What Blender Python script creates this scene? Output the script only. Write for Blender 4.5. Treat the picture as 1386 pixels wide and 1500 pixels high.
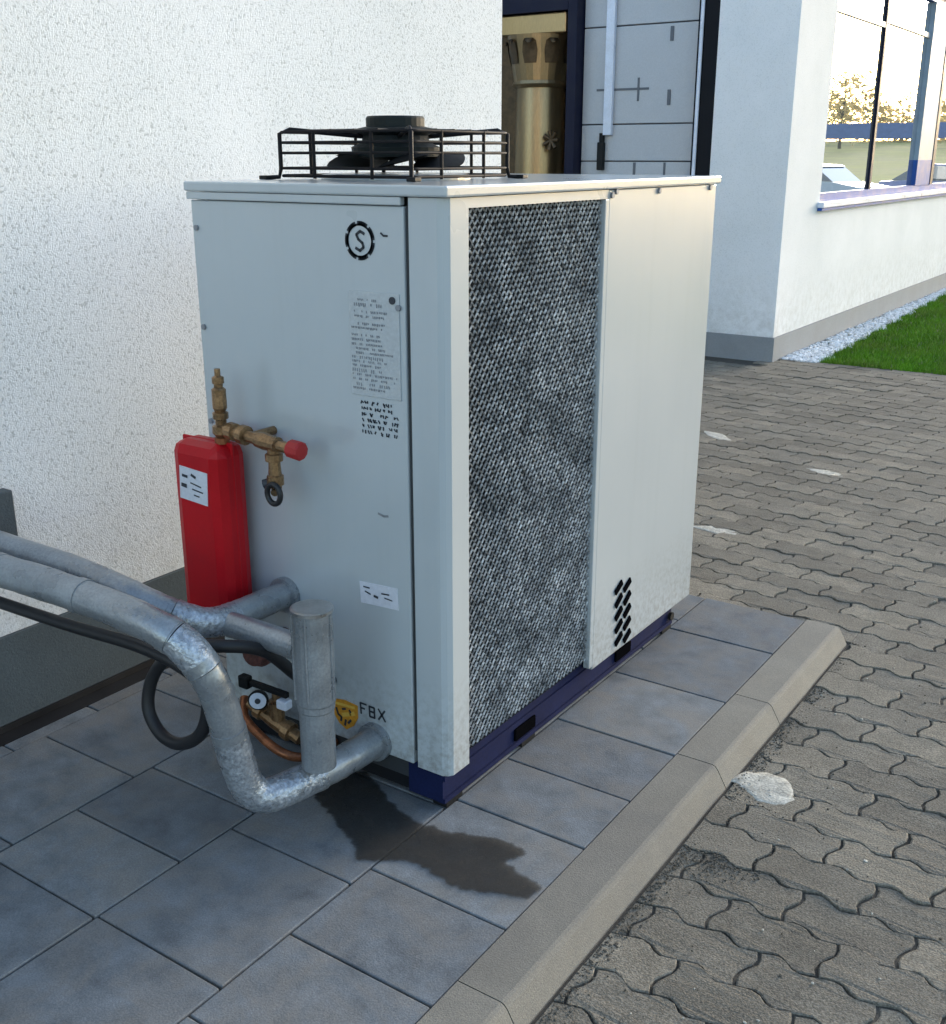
import bpy, bmesh, math, random
import numpy as np
from mathutils import Vector, Matrix
from mathutils.geometry import tessellate_polygon
R = math.radians
PI = math.pi
random.seed(7)
rng = np.random.default_rng(7)
S = bpy.context.scene
COL = S.collection
for o in list(bpy.data.objects):
    bpy.data.objects.remove(o)

# ------------------------------------------------------------------ camera, sky, sun, exposure
cam = bpy.data.cameras.new('camera')
cam.sensor_fit = 'VERTICAL'
cam.sensor_height = 24.0
cam.lens = 24.0 * 1600 / 1500
cam.clip_start = 0.05
cam.clip_end = 1500
co = bpy.data.objects.new('camera', cam)
COL.objects.link(co)
co.location = (0, 0, 1.68)
co.rotation_euler = (R(90 - 18.07), 0, R(34.27))
S.camera = co

SUN_EL, SUN_AZ = 12.0, 14.0            # azimuth clockwise from +Y towards +X
w = bpy.data.worlds.new('World')
S.world = w
w.use_nodes = True
nt = w.node_tree
bg = nt.nodes['Background']
sky = nt.nodes.new('ShaderNodeTexSky')
sky.sky_type = 'NISHITA'
sky.sun_disc = False
sky.sun_elevation = R(SUN_EL)
sky.sun_rotation = R(SUN_AZ)
sky.air_density = 1.0
sky.dust_density = 1.5
sky.ozone_density = 1.25
nt.links.new(sky.outputs['Color'], bg.inputs['Color'])
bg.inputs['Strength'].default_value = 0.15
sl = bpy.data.lights.new('sun', 'SUN')
sl.energy = 0.5
sl.angle = R(12)
sl.color = (1.0, 0.98, 0.96)
so = bpy.data.objects.new('sun', sl)
COL.objects.link(so)
so.rotation_euler = (R(90 - SUN_EL), 0, R(180 - SUN_AZ))
so.location = (20, 20, 20)
S.view_settings.view_transform = 'Standard'
S.view_settings.look = 'None'
S.view_settings.exposure = 1.82
S.view_settings.gamma = 1.0
S.view_settings.use_curve_mapping = False
S.cycles.use_denoising = True
S.cycles.max_bounces = 8


# ------------------------------------------------------------------ materials
def new_mat(name):
    m = bpy.data.materials.new(name)
    m.use_nodes = True
    return m, m.node_tree.nodes, m.node_tree.links, m.node_tree.nodes['Principled BSDF']


def ramp(N, L, fac, stops):
    r = N.new('ShaderNodeValToRGB')
    el = r.color_ramp.elements
    while len(el) < len(stops):
        el.new(0.5)
    for e, (p, c) in zip(el, stops):
        e.position = p
        e.color = (c, c, c, 1) if isinstance(c, (int, float)) else (*c, 1)
    L.new(fac, r.inputs[0])
    return r.outputs['Color']


def noise(N, L, vec, scale, detail=3, rough=0.55, dist=0.0):
    n = N.new('ShaderNodeTexNoise')
    n.inputs['Scale'].default_value = scale
    n.inputs['Detail'].default_value = detail
    n.inputs['Roughness'].default_value = rough
    n.inputs['Distortion'].default_value = dist
    L.new(vec, n.inputs['Vector'])
    return n.outputs['Fac']


def mix(N, L, mode, fac, a, b):
    x = N.new('ShaderNodeMix')
    x.data_type = 'RGBA'
    x.blend_type = mode
    for sock, v in ((x.inputs[0], fac), (x.inputs[6], a), (x.inputs[7], b)):
        if isinstance(v, bpy.types.NodeSocket):
            L.new(v, sock)
        elif isinstance(v, (int, float)):
            sock.default_value = v if sock.type == 'VALUE' else (v, v, v, 1)
        else:
            sock.default_value = (*v, 1)
    return x.outputs[2]


def M(name, col, rough=0.5, metal=0.0, var=0.12, vscale=6.0, fine=0.06, fscale=120.0,
      bump=0.0, bscale=150.0, bdist=0.004, rnd=0.0, spec=0.5, coat=0.0, tint=None, rvar=0.1, stretch=None):
    """one paint / metal / stone: base colour with cloudy and fine variation, roughness variation and fine relief"""
    m, N, L, b = new_mat(name)
    geo = N.new('ShaderNodeNewGeometry')
    vec = geo.outputs['Position']
    if stretch:
        mp = N.new('ShaderNodeMapping')
        mp.inputs['Scale'].default_value = stretch
        L.new(vec, mp.inputs['Vector'])
        vec = mp.outputs['Vector']
    big = noise(N, L, vec, vscale, 4, 0.6)
    c = mix(N, L, 'MULTIPLY', 1.0, col, ramp(N, L, big, [(0.25, 1 - var * 1.3), (0.75, 1 + var)]))
    if tint:
        t2 = noise(N, L, vec, vscale * 0.55, 4, 0.65, 0.6)
        c = mix(N, L, 'MIX', ramp(N, L, t2, [(0.42, 0.0), (0.68, tint[1])]), c, tint[0])
    fn = noise(N, L, vec, fscale, 2, 0.6)
    c = mix(N, L, 'MULTIPLY', 1.0, c, ramp(N, L, fn, [(0.3, 1 - fine), (0.7, 1 + fine)]))
    if rnd:
        oi = N.new('ShaderNodeObjectInfo')
        at = N.new('ShaderNodeAttribute')
        at.attribute_name = 'tint'
        ad = N.new('ShaderNodeMath')
        ad.operation = 'ADD'
        L.new(oi.outputs['Random'], ad.inputs[0])
        L.new(at.outputs['Fac'], ad.inputs[1])
        fr = N.new('ShaderNodeMath')
        fr.operation = 'FRACT'
        L.new(ad.outputs[0], fr.inputs[0])
        c = mix(N, L, 'MULTIPLY', 1.0, c, ramp(N, L, fr.outputs[0],
                [(0.0, 1 - rnd), (0.5, (1.0, 1.0, 1.0)), (1.0, (1 + rnd, 1 + rnd * 0.9, 1 + rnd * 0.7))]))
    L.new(c, b.inputs['Base Color'])
    L.new(ramp(N, L, big, [(0.3, max(0.02, rough - rvar)), (0.7, min(1, rough + rvar))]), b.inputs['Roughness'])
    b.inputs['Metallic'].default_value = metal
    b.inputs['Specular IOR Level'].default_value = spec
    b.inputs['Coat Weight'].default_value = coat
    if bump:
        bp = N.new('ShaderNodeBump')
        bp.inputs['Strength'].default_value = bump
        bp.inputs['Distance'].default_value = bdist
        bn = noise(N, L, vec, bscale, 3, 0.6)
        L.new(bn, bp.inputs['Height'])
        L.new(bp.outputs['Normal'], b.inputs['Normal'])
    return m


def stucco(name, col, strength, scale, fleck=0.55):
    """scraped render: fine pebbly relief, small grey pits, cloudy weathering, splash zone near the ground"""
    m, N, L, b = new_mat(name)
    geo = N.new('ShaderNodeNewGeometry')
    vec = geo.outputs['Position']
    nz = noise(N, L, vec, scale, 3, 0.62, 0.6)
    n2 = noise(N, L, vec, scale * 2.1, 2, 0.6)
    h = N.new('ShaderNodeMath')
    h.operation = 'ADD'
    L.new(nz, h.inputs[0])
    L.new(n2, h.inputs[1])
    big = noise(N, L, vec, 1.3, 5, 0.62)
    c = mix(N, L, 'MULTIPLY', 1.0, col, ramp(N, L, big, [(0.3, (0.92, 0.935, 0.93)), (0.7, (1.03, 1.03, 1.03))]))
    pit = ramp(N, L, nz, [(0.34, 1.0), (0.43, 0.25), (0.5, 0.0)])
    dens = ramp(N, L, big, [(0.25, fleck), (0.75, fleck * 0.45)])
    c = mix(N, L, 'MIX', mix(N, L, 'MULTIPLY', 1.0, pit, dens), c, (0.30, 0.32, 0.32))
    sep = N.new('ShaderNodeSeparateXYZ')
    L.new(vec, sep.inputs[0])
    ml = N.new('ShaderNodeMath')
    ml.operation = 'MULTIPLY'
    L.new(ramp(N, L, sep.outputs['Z'], [(0.2, 0.5), (0.75, 0.0)]), ml.inputs[0])
    L.new(ramp(N, L, noise(N, L, vec, 14, 4, 0.7), [(0.4, 0.0), (0.7, 1.0)]), ml.inputs[1])
    c = mix(N, L, 'MIX', ml.outputs[0], c, (0.46, 0.45, 0.42))
    L.new(c, b.inputs['Base Color'])
    b.inputs['Roughness'].default_value = 0.9
    b.inputs['Specular IOR Level'].default_value = 0.2
    bp = N.new('ShaderNodeBump')
    bp.inputs['Strength'].default_value = strength
    bp.inputs['Distance'].default_value = 0.004
    L.new(h.outputs[0], bp.inputs['Height'])
    L.new(bp.outputs['Normal'], b.inputs['Normal'])
    return m


mt = dict(
    wall=stucco('render_white', (0.755, 0.775, 0.795), 0.5, 95, 0.8),
    wall_far=stucco('render_smooth_white', (0.79, 0.795, 0.81), 0.25, 110, 0.3),
    plinth=M('plinth_dark', (0.078, 0.096, 0.106), 0.85, spec=0.25, var=0.18, vscale=3, fine=0.12, fscale=180, bump=0.35),
    plinth_far=M('plinth_grey', (0.25, 0.265, 0.28), 0.85, var=0.12, vscale=3, bump=0.3),
    slab=M('slab_concrete', (0.150, 0.167, 0.184), 0.78, var=0.30, vscale=11, fine=0.2, fscale=260, bump=0.4, bscale=220,
           bdist=0.003, rnd=0.17, tint=((0.19, 0.182, 0.17), 0.85), rvar=0.1, spec=0.25),
    kerb=M('kerb_concrete', (0.228, 0.212, 0.180), 0.85, var=0.14, vscale=5, fine=0.2, fscale=300, bump=0.5, bscale=260, spec=0.25,
           bdist=0.003, rnd=0.1, tint=((0.17, 0.16, 0.145), 0.6)),
    paver=M('paver_concrete', (0.205, 0.186, 0.152), 0.9, var=0.24, vscale=9, fine=0.42, fscale=190, bump=0.8, bscale=200, spec=0.2,
            bdist=0.005, rnd=0.2, tint=((0.15, 0.138, 0.115), 0.55)),
    sand=M('joint_sand', (0.065, 0.058, 0.047), 0.95, var=0.3, vscale=9, fine=0.3, fscale=200, bump=0.5),
    ground=M('ground_soil', (0.16, 0.15, 0.13), 0.95, var=0.2, vscale=0.5),
    asphalt=M('asphalt', (0.055, 0.055, 0.057), 0.9, var=0.15, vscale=1, fine=0.2),
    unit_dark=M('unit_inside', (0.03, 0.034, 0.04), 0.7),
    seam=M('seam_gasket', (0.03, 0.035, 0.04), 0.7),
    navy=M('navy_base_paint', (0.010, 0.015, 0.056), 0.75, spec=0.1, var=0.2, vscale=8, fine=0.1),
    fins=M('coil_fins', (0.030, 0.034, 0.040), 0.6, metal=0.1, var=0.4, vscale=5, fine=0.3, spec=0.2, fscale=90, stretch=(1, 1, 0.5)),
    grille=M('grille_wire', (0.46, 0.46, 0.45), 0.55, metal=0.0, var=0.42, vscale=6, fine=0.8, fscale=55, spec=0.3, stretch=(1, 1, 1.4)),
    void=M('dark_opening', (0.004, 0.004, 0.005), 0.9, spec=0.0),
    jamb=M('door_seal_and_skirt_shade', (0.012, 0.013, 0.016), 0.7, spec=0.1),  # door surround; also the painted-in shade on the cabinet's front skirt
    black=M('black_paint', (0.008, 0.009, 0.010), 0.55, var=0.2, spec=0.25),
    wire=M('black_wire', (0.008, 0.007, 0.008), 0.6, spec=0.2),
    rubber=M('black_rubber', (0.012, 0.012, 0.014), 0.5, var=0.2),
    motor=M('motor_dark_green', (0.010, 0.015, 0.015), 0.6, spec=0.25, var=0.2),
    red=M('vessel_red', (0.46, 0.006, 0.012), 0.42, var=0.12, vscale=7, fine=0.03, spec=0.22),
    redcap=M('cap_red', (0.40, 0.03, 0.03), 0.5, spec=0.25),
    brass=M('brass', (0.30, 0.185, 0.095), 0.36, metal=0.75, var=0.4, vscale=22, fine=0.25, fscale=150),
    copper=M('copper', (0.34, 0.13, 0.06), 0.4, metal=0.7, var=0.4, vscale=20, fine=0.2),
    rust=M('rust_red', (0.10, 0.035, 0.03), 0.7, var=0.4, vscale=30, fine=0.3),
    steel=M('steel', (0.45, 0.46, 0.47), 0.35, metal=0.9, var=0.2, vscale=20),
    foil=M('pipe_jacket', (0.31, 0.33, 0.35), 0.33, metal=0.5, var=0.2, vscale=9, fine=0.14, fscale=160, bump=0.5, bscale=30, bdist=0.005),
    crinkle=M('crinkled_foil', (0.38, 0.405, 0.44), 0.30, metal=0.55, var=0.25, vscale=20, fine=0.35, fscale=110, bump=0.7, bscale=75, bdist=0.006),
    sticker=M('sticker_white', (0.62, 0.64, 0.70), 0.5, var=0.05),
    plate=M('plate_grey', (0.46, 0.49, 0.505), 0.4, var=0.03, vscale=20),
    ink=M('ink_dark', (0.03, 0.035, 0.045), 0.6),
    ink_soft=M('ink_soft', (0.23, 0.24, 0.26), 0.6),
    orange=M('badge_orange', (0.62, 0.27, 0.02), 0.5, var=0.15, vscale=60),
    yellow=M('badge_yellow', (0.75, 0.47, 0.08), 0.5),
    navy_frame=M('blue_frame', (0.008, 0.009, 0.028), 0.5, spec=0.2),
    blue_frame=M('window_blue', (0.035, 0.10, 0.36), 0.5, spec=0.2),
    win_grey=M('window_grey', (0.30, 0.36, 0.44), 0.5, spec=0.25),
    door=M('door_white', (0.46, 0.48, 0.51), 0.45, var=0.05, vscale=1.2),
    doordark=M('door_joint', (0.12, 0.13, 0.15), 0.6),
    gold=M('gold_metal', (0.36, 0.25, 0.13), 0.36, metal=0.9, var=0.25, vscale=3, fine=0.1, stretch=(1, 1, 0.15)),
    gold_dark=M('gold_aged', (0.11, 0.07, 0.035), 0.5, metal=0.5, var=0.4, vscale=14),
    sill=M('sill_white', (0.66, 0.71, 0.82), 0.35),
    white_stone=M('white_mortar', (0.50, 0.475, 0.41), 0.95, var=0.3, vscale=30, fine=0.3, fscale=160, bump=0.6, bscale=120, spec=0.1),
    grit=M('grit_brown', (0.115, 0.102, 0.083), 0.95, var=0.4, vscale=40, spec=0.1),
    gravel=M('gravel_pale', (0.78, 0.79, 0.81), 0.8, var=0.35, vscale=14),
    lawn=M('lawn_soil', (0.04, 0.085, 0.012), 0.95, var=0.35, vscale=3),
    grass=M('grass_blade', (0.11, 0.26, 0.015), 0.8, spec=0.2, var=0.4, vscale=3, fine=0.3, fscale=40, tint=((0.17, 0.24, 0.035), 0.6)),
    meadow=M('meadow_dry', (0.42, 0.38, 0.11), 0.95, var=0.3, vscale=0.2),
    bark=M('bark', (0.09, 0.07, 0.05), 0.9, var=0.3),
    leaf=M('autumn_leaf', (0.42, 0.33, 0.17), 0.7, var=0.5, vscale=1.5),
    leaf_pale=M('pale_leaf', (0.50, 0.38, 0.20), 0.9, var=0.5, vscale=0.3),
    carwhite=M('car_white', (0.75, 0.76, 0.78), 0.25, coat=0.5, var=0.02),
    carblue=M('car_lilac', (0.34, 0.36, 0.60), 0.25, coat=0.5, var=0.02),
    barrier=M('barrier_blue', (0.13, 0.20, 0.38), 0.5),
    tyre=M('tyre', (0.02, 0.02, 0.02), 0.8),
    roof=M('roof_grey', (0.16, 0.16, 0.17), 0.85),
)


def paint_mat():
    """pale grey powder coat: faint cloudiness, wiped streaks, splash dirt on the lowest hand's breadth"""
    m, N, L, b = new_mat('unit_powder_coat')
    geo = N.new('ShaderNodeNewGeometry')
    vec = geo.outputs['Position']
    big = noise(N, L, vec, 2.2, 4, 0.6)
    c = mix(N, L, 'MULTIPLY', 1.0, (0.455, 0.495, 0.515), ramp(N, L, big, [(0.3, 0.97), (0.7, 1.02)]))
    mp = N.new('ShaderNodeMapping')
    mp.inputs['Scale'].default_value = (22, 22, 1.2)
    L.new(vec, mp.inputs['Vector'])
    stn = noise(N, L, mp.outputs['Vector'], 1.0, 4, 0.6)
    c = mix(N, L, 'MIX', ramp(N, L, stn, [(0.52, 0.0), (0.75, 0.12)]), c, (0.33, 0.35, 0.35))
    sep = N.new('ShaderNodeSeparateXYZ')
    L.new(vec, sep.inputs[0])
    sp = noise(N, L, vec, 45, 4, 0.7)
    ml = N.new('ShaderNodeMath')
    ml.operation = 'MULTIPLY'
    L.new(ramp(N, L, sep.outputs['Z'], [(0.12, 0.75), (0.42, 0.0)]), ml.inputs[0])
    L.new(ramp(N, L, sp, [(0.42, 0.0), (0.66, 1.0)]), ml.inputs[1])
    c = mix(N, L, 'MIX', ml.outputs[0], c, (0.24, 0.23, 0.21))
    L.new(c, b.inputs['Base Color'])
    L.new(ramp(N, L, big, [(0.3, 0.27), (0.7, 0.34)]), b.inputs['Roughness'])
    b.inputs['Coat Weight'].default_value = 1.0
    b.inputs['Coat Roughness'].default_value = 0.2
    bp = N.new('ShaderNodeBump')
    bp.inputs['Strength'].default_value = 0.12
    bp.inputs['Distance'].default_value = 0.01
    L.new(noise(N, L, vec, 3.5, 2, 0.5), bp.inputs['Height'])
    L.new(bp.outputs['Normal'], b.inputs['Normal'])
    return m


mt['unit'] = paint_mat()


def glass_mat():
    m, N, L, b = new_mat('window_glass')
    b.inputs['Base Color'].default_value = (0.62, 0.66, 0.70, 1)
    b.inputs['Metallic'].default_value = 0.9
    b.inputs['Roughness'].default_value = 0.01
    return m


mt['glass'] = glass_mat()


def wet_mat():
    """water soaked into concrete: a thin brown film the slab still shows through"""
    m, N, L, b = new_mat('wet_film')
    geo = N.new('ShaderNodeNewGeometry')
    n = noise(N, L, geo.outputs['Position'], 9, 4, 0.65)
    L.new(ramp(N, L, n, [(0.3, (0.015, 0.0145, 0.014)), (0.7, (0.040, 0.038, 0.035))]), b.inputs['Base Color'])
    b.inputs['Roughness'].default_value = 0.55
    b.inputs['Specular IOR Level'].default_value = 0.3
    tr = N.new('ShaderNodeBsdfTransparent')
    mx_ = N.new('ShaderNodeMixShader')
    at = N.new('ShaderNodeAttribute')
    at.attribute_name = 'wetness'
    wm = N.new('ShaderNodeMath')
    wm.operation = 'MULTIPLY'
    L.new(at.outputs['Fac'], wm.inputs[0])
    L.new(ramp(N, L, n, [(0.3, 0.60), (0.65, 0.88)]), wm.inputs[1])
    iv = N.new('ShaderNodeMath')
    iv.operation = 'SUBTRACT'
    iv.inputs[0].default_value = 1.0
    L.new(wm.outputs[0], iv.inputs[1])
    L.new(iv.outputs[0], mx_.inputs[0])
    L.new(b.outputs[0], mx_.inputs[1])
    L.new(tr.outputs[0], mx_.inputs[2])
    L.new(mx_.outputs[0], N['Material Output'].inputs['Surface'])
    return m


mt['wet'] = wet_mat()


for k_ in ('leaf', 'leaf_pale'):                          # leaves let light through
    N, L = mt[k_].node_tree.nodes, mt[k_].node_tree.links
    tl = N.new('ShaderNodeBsdfTranslucent')
    tl.inputs['Color'].default_value = (0.62, 0.50, 0.24, 1)
    mx_ = N.new('ShaderNodeMixShader')
    mx_.inputs[0].default_value = 0.55
    L.new(N['Principled BSDF'].outputs[0], mx_.inputs[1])
    L.new(tl.outputs[0], mx_.inputs[2])
    L.new(mx_.outputs[0], N['Material Output'].inputs['Surface'])


# ------------------------------------------------------------------ mesh helpers
class MB:
    def __init__(self):
        self.v, self.f, self.sm = [], [], []

    def add(self, vs, fs, smooth=False):
        k = len(self.v)
        self.v += [tuple(p) for p in vs]
        self.f += [tuple(i + k for i in f) for f in fs]
        self.sm += [smooth] * len(fs)
        return self

    def box(self, x0, x1, y0, y1, z0, z1, rot=None, piv=None, b=0.0):
        """a box; b chamfers all twelve edges"""
        bm = bmesh.new()
        bmesh.ops.create_cube(bm, size=1)
        bmesh.ops.scale(bm, vec=(x1 - x0, y1 - y0, z1 - z0), verts=bm.verts)
        if b:
            bmesh.ops.bevel(bm, geom=list(bm.edges), offset=b, segments=2, affect='EDGES', profile=0.5)
        c = Vector(((x0 + x1) / 2, (y0 + y1) / 2, (z0 + z1) / 2))
        bmesh.ops.translate(bm, vec=c, verts=bm.verts)
        if rot is not None:
            bmesh.ops.rotate(bm, cent=piv or c, matrix=rot, verts=bm.verts)
        return self.bm(bm)

    def bm(self, bm, smooth=False):
        bm.verts.index_update()
        self.add([v.co for v in bm.verts], [[v.index for v in f.verts] for f in bm.faces], smooth)
        bm.free()
        return self

    def tube(self, pts, r, n=10, caps=True, smooth=True, closed=False):
        P = [Vector(p) for p in pts]
        m = len(P)
        rs = r if isinstance(r, (list, tuple)) else [r] * m
        T = []
        for i in range(m):
            if closed:
                d = P[(i + 1) % m] - P[i - 1]
            else:
                d = P[min(i + 1, m - 1)] - P[max(i - 1, 0)]
            T.append(d.normalized())
        u = T[0].orthogonal().normalized()
        vs = []
        for i in range(m):
            u = (u - T[i] * u.dot(T[i])).normalized()
            w_ = T[i].cross(u)
            for k in range(n):
                a = 2 * PI * k / n
                vs.append(P[i] + (u * math.cos(a) + w_ * math.sin(a)) * rs[i])
        fs = []
        for i in range(m if closed else m - 1):
            j = (i + 1) % m
            for k in range(n):
                q = (k + 1) % n
                fs.append((i * n + k, i * n + q, j * n + q, j * n + k))
        self.add(vs, fs, smooth)
        if caps and not closed:
            self.add(vs[:n], [tuple(range(n - 1, -1, -1))])
            self.add(vs[-n:], [tuple(range(n))])
        return self

    def cyl(self, p0, p1, r, n=16, r1=None):
        return self.tube([p0, p1], [r, r if r1 is None else r1], n)

    def prof(self, base, axis, prof, n=18):
        """turned shape: prof = [(distance along axis, radius)]"""
        a = Vector(axis).normalized()
        b = Vector(base)
        u = a.orthogonal().normalized()
        w_ = a.cross(u)
        vs, fs = [], []
        for (t, r) in prof:
            for k in range(n):
                q = 2 * PI * k / n
                vs.append(b + a * t + (u * math.cos(q) + w_ * math.sin(q)) * r)
        for i in range(len(prof) - 1):
            for k in range(n):
                q = (k + 1) % n
                fs.append((i * n + k, i * n + q, (i + 1) * n + q, (i + 1) * n + k))
        fs.append(tuple(range(n - 1, -1, -1)))
        fs.append(tuple((len(prof) - 1) * n + k for k in range(n)))
        return self.add(vs, fs)

    def prism(self, poly, lo, hi, axis='z'):
        """poly in the two other axes (x,y | x,z | y,z), extruded from lo to hi"""
        def at(a, b, t):
            return {'z': (a, b, t), 'y': (a, t, b), 'x': (t, a, b)}[axis]
        n = len(poly)
        vs = [at(a, b, lo) for a, b in poly] + [at(a, b, hi) for a, b in poly]
        fs = [(i, (i + 1) % n, n + (i + 1) % n, n + i) for i in range(n)]
        if n <= 4:
            fs += [tuple(range(n - 1, -1, -1)), tuple(range(n, 2 * n))]
        else:
            tr = tessellate_polygon([[Vector((a, b, 0)) for a, b in poly]])
            fs += [t for t in tr] + [tuple(n + i for i in t) for t in tr]
        return self.add(vs, fs)

    def build(self, name, mat, parent=None, bevel=0.0, org=None):
        me = bpy.data.meshes.new(name)
        o_ = Vector(org) if org else ORG.get(parent, Vector())
        me.from_pydata([tuple(Vector(p) - o_) for p in self.v], [], self.f)
        me.validate()
        bm = bmesh.new()
        bm.from_mesh(me)
        bmesh.ops.recalc_face_normals(bm, faces=bm.faces)
        bm.to_mesh(me)
        bm.free()
        if len(self.sm) == len(me.polygons):
            me.polygons.foreach_set('use_smooth', self.sm)
        me.materials.append(mat if not isinstance(mat, str) else mt[mat])
        o = bpy.data.objects.new(name, me)
        COL.objects.link(o)
        if parent:
            o.parent = parent
            ORG[o] = o_
        else:
            o.location = o_
            ORG[o] = o_
        return o


ORG = {}


def tag(o, label=None, cat=None, group=None, kind=None):
    for k, v in (('label', label), ('category', cat), ('group', group), ('kind', kind)):
        if v:
            o[k] = v
    return o


def thing(name, loc, label, cat, group=None, kind=None):
    o = bpy.data.objects.new(name, None)
    COL.objects.link(o)
    o.location = loc
    o.empty_display_size = 0.2
    ORG[o] = Vector(loc)
    return tag(o, label, cat, group, kind)


def raw(name, verts, faces, mat, parent=None, tint=None):
    """big arrays straight into a mesh"""
    me = bpy.data.meshes.new(name)
    o_ = ORG.get(parent, Vector())
    V = np.asarray(verts, float) - np.array(o_)
    me.from_pydata(V.tolist(), [], faces.tolist() if hasattr(faces, 'tolist') else faces)
    me.materials.append(mt[mat])
    if tint is not None:
        a = me.attributes.new('tint', 'FLOAT', 'FACE')
        a.data.foreach_set('value', np.asarray(tint, np.float32))
    o = bpy.data.objects.new(name, me)
    COL.objects.link(o)
    if parent:
        o.parent = parent
    return o


def spline(pts, n=8):
    """Catmull-Rom through pts"""
    P = [Vector(p) for p in pts]
    P = [P[0] * 2 - P[1]] + P + [P[-1] * 2 - P[-2]]
    out = []
    for i in range(1, len(P) - 2):
        for k in range(n):
            t = k / n
            a, b, c, d = P[i - 1:i + 3]
            out.append(0.5 * ((2 * b) + (c - a) * t + (2 * a - 5 * b + 4 * c - d) * t * t + (3 * b - a - 3 * c + d) * t ** 3))
    out.append(P[-2])
    return out


# ------------------------------------------------------------------ ground, slabs, kerb, block paving
ZG = -0.06
g = MB().box(-250, 250, -250, 250, -0.5, -0.10).build('ground', 'ground')
tag(g, kind='structure')

# slab strip
SP = thing('slab_paving', (-1.98, 1.4, -0.06), None, None, kind='structure')
MB().box(-2.88, -1.105, -1.2, 3.868, -0.095, -0.010).build('bed', 'sand', SP)
cols = [(-1.505, -1.108, [0.25, 0.57, 0.87, 1.17, 1.471, 1.759, 2.129, 2.389, 2.679, 3.073, 3.512, 3.866]),
        (-1.915, -1.511, [0.44, 0.86, 1.263, 1.685, 2.08, 2.5, 2.9, 3.3, 3.60, 3.866]),
        (-2.325, -1.921, [0.55, 0.93, 1.255, 1.512, 1.77, 2.1, 2.5, 2.9, 3.3, 3.866]),
        (-2.735, -2.331, [0.72, 1.02, 1.318, 1.705, 2.1, 2.4, 2.8, 3.2, 3.866]),
        (-2.795, -2.741, [0.9, 1.3, 1.6, 1.9, 2.2, 2.6, 3.0, 3.866])]
for x0, x1, ys in cols:
    for y0, y1 in zip(ys, ys[1:]):
        if x0 > -2.2 and x1 < -1.52 and y0 > 2.12 and y1 < 3.55:
            continue                                     # hidden below the cabinet
        dz = random.uniform(-0.0015, 0.0015)
        bx = MB().box(x0, x1, y0 + 0.003, y1 - 0.003, -0.045, dz, b=0.003,
                      rot=Matrix.Rotation(random.uniform(-0.004, 0.004), 3, 'Z'))
        bx.build('slab', 'slab', SP)

MB().box(-2.868, -2.800, -1.0, 3.86, -0.05, -0.004).build('drain_strip', 'rubber', SP)
MB().box(-2.8685, -2.861, -1.0, 3.86, -0.003, 0.018).build('edge_strip', 'rubber', SP)
# kerb
KB = thing('kerb', (-1.03, 2.0, -0.06), None, None, kind='structure')
kprof = [(-1.103, -0.16), (-1.103, 0.001), (-0.994, 0.001), (-0.986, -0.002), (-0.978, -0.010), (-0.948, -0.062), (-0.944, -0.16)]
for y0, y1 in ((0.2, 0.56), (0.563, 1.56), (1.563, 2.69), (2.694, 3.145), (3.149, 3.88)):
    mb = MB().prism(kprof, y0, y1, 'y')
    mb.build('kerb_stone', 'kerb', KB)

# interlocking wavy block pavers
PIT, LEN, AMP = 0.136, 0.270, 0.0125
NW = 14


def wave(x):
    a = 2 * PI * x / (LEN / 2)
    return AMP * (math.sin(a) - 0.18 * math.sin(2 * a))


def outline(gap=0.0021):
    bot, top = [], []
    for i in range(NW + 1):
        x = LEN * i / NW
        top.append((x, wave(x)))
        bot.append((x, wave(x) - PIT))
    def head(x):                        # from top to bottom
        return [(x + 0.011 * math.sin(2 * PI * k / 6), wave(x) - PIT * k / 6) for k in range(1, 6)]
    pts = bot + head(LEN)[::-1] + top[::-1] + head(0)
    c = np.array([LEN / 2, -PIT / 2])
    q = np.array(pts) - c
    # shrink for the joint
    q[:, 0] *= 1 - 3.6 * gap / LEN
    q[:, 1] *= 1 - 2 * gap / PIT
    return q


OUT = outline()


def clip(poly, ax, val, keep_gt):
    out = []
    n = len(poly)
    for i in range(n):
        a, b = poly[i], poly[(i + 1) % n]
        ia = (a[ax] > val) == keep_gt
        ib = (b[ax] > val) == keep_gt
        if ia:
            out.append(a)
        if ia != ib:
            t = (val - a[ax]) / (b[ax] - a[ax])
            out.append(a + (b - a) * t)
    return np.array(out)


def paver_geo(poly):
    """verts and faces for one paver, top at z = 0"""
    n = len(poly)
    c = poly.mean(0)
    d = poly - c
    ln = np.linalg.norm(d, axis=1, keepdims=True) + 1e-9
    ins = c + d * (1 - 0.0026 / ln)
    V = np.concatenate([np.c_[ins, np.zeros(n)], np.c_[poly, np.full(n, -0.0024)], np.c_[poly, np.full(n, -0.03)]])
    tr = tessellate_polygon([[Vector((p[0], p[1], 0)) for p in ins]])
    F = [tuple(t) for t in tr]
    for k in (0, n):
        for i in range(n):
            j = (i + 1) % n
            F.append((k + i, k + n + i, k + n + j, k + j))
    # make top triangles face up
    fix = []
    for f in F[:len(tr)]:
        a, b, c_ = V[list(f)]
        fix.append(f if np.cross(b - a, c_ - a)[2] > 0 else f[::-1])
    return V, fix + F[len(tr):]


CAMXY = np.array([0.0, 0.0])
th_, yw = R(18.07), R(34.27)


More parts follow.
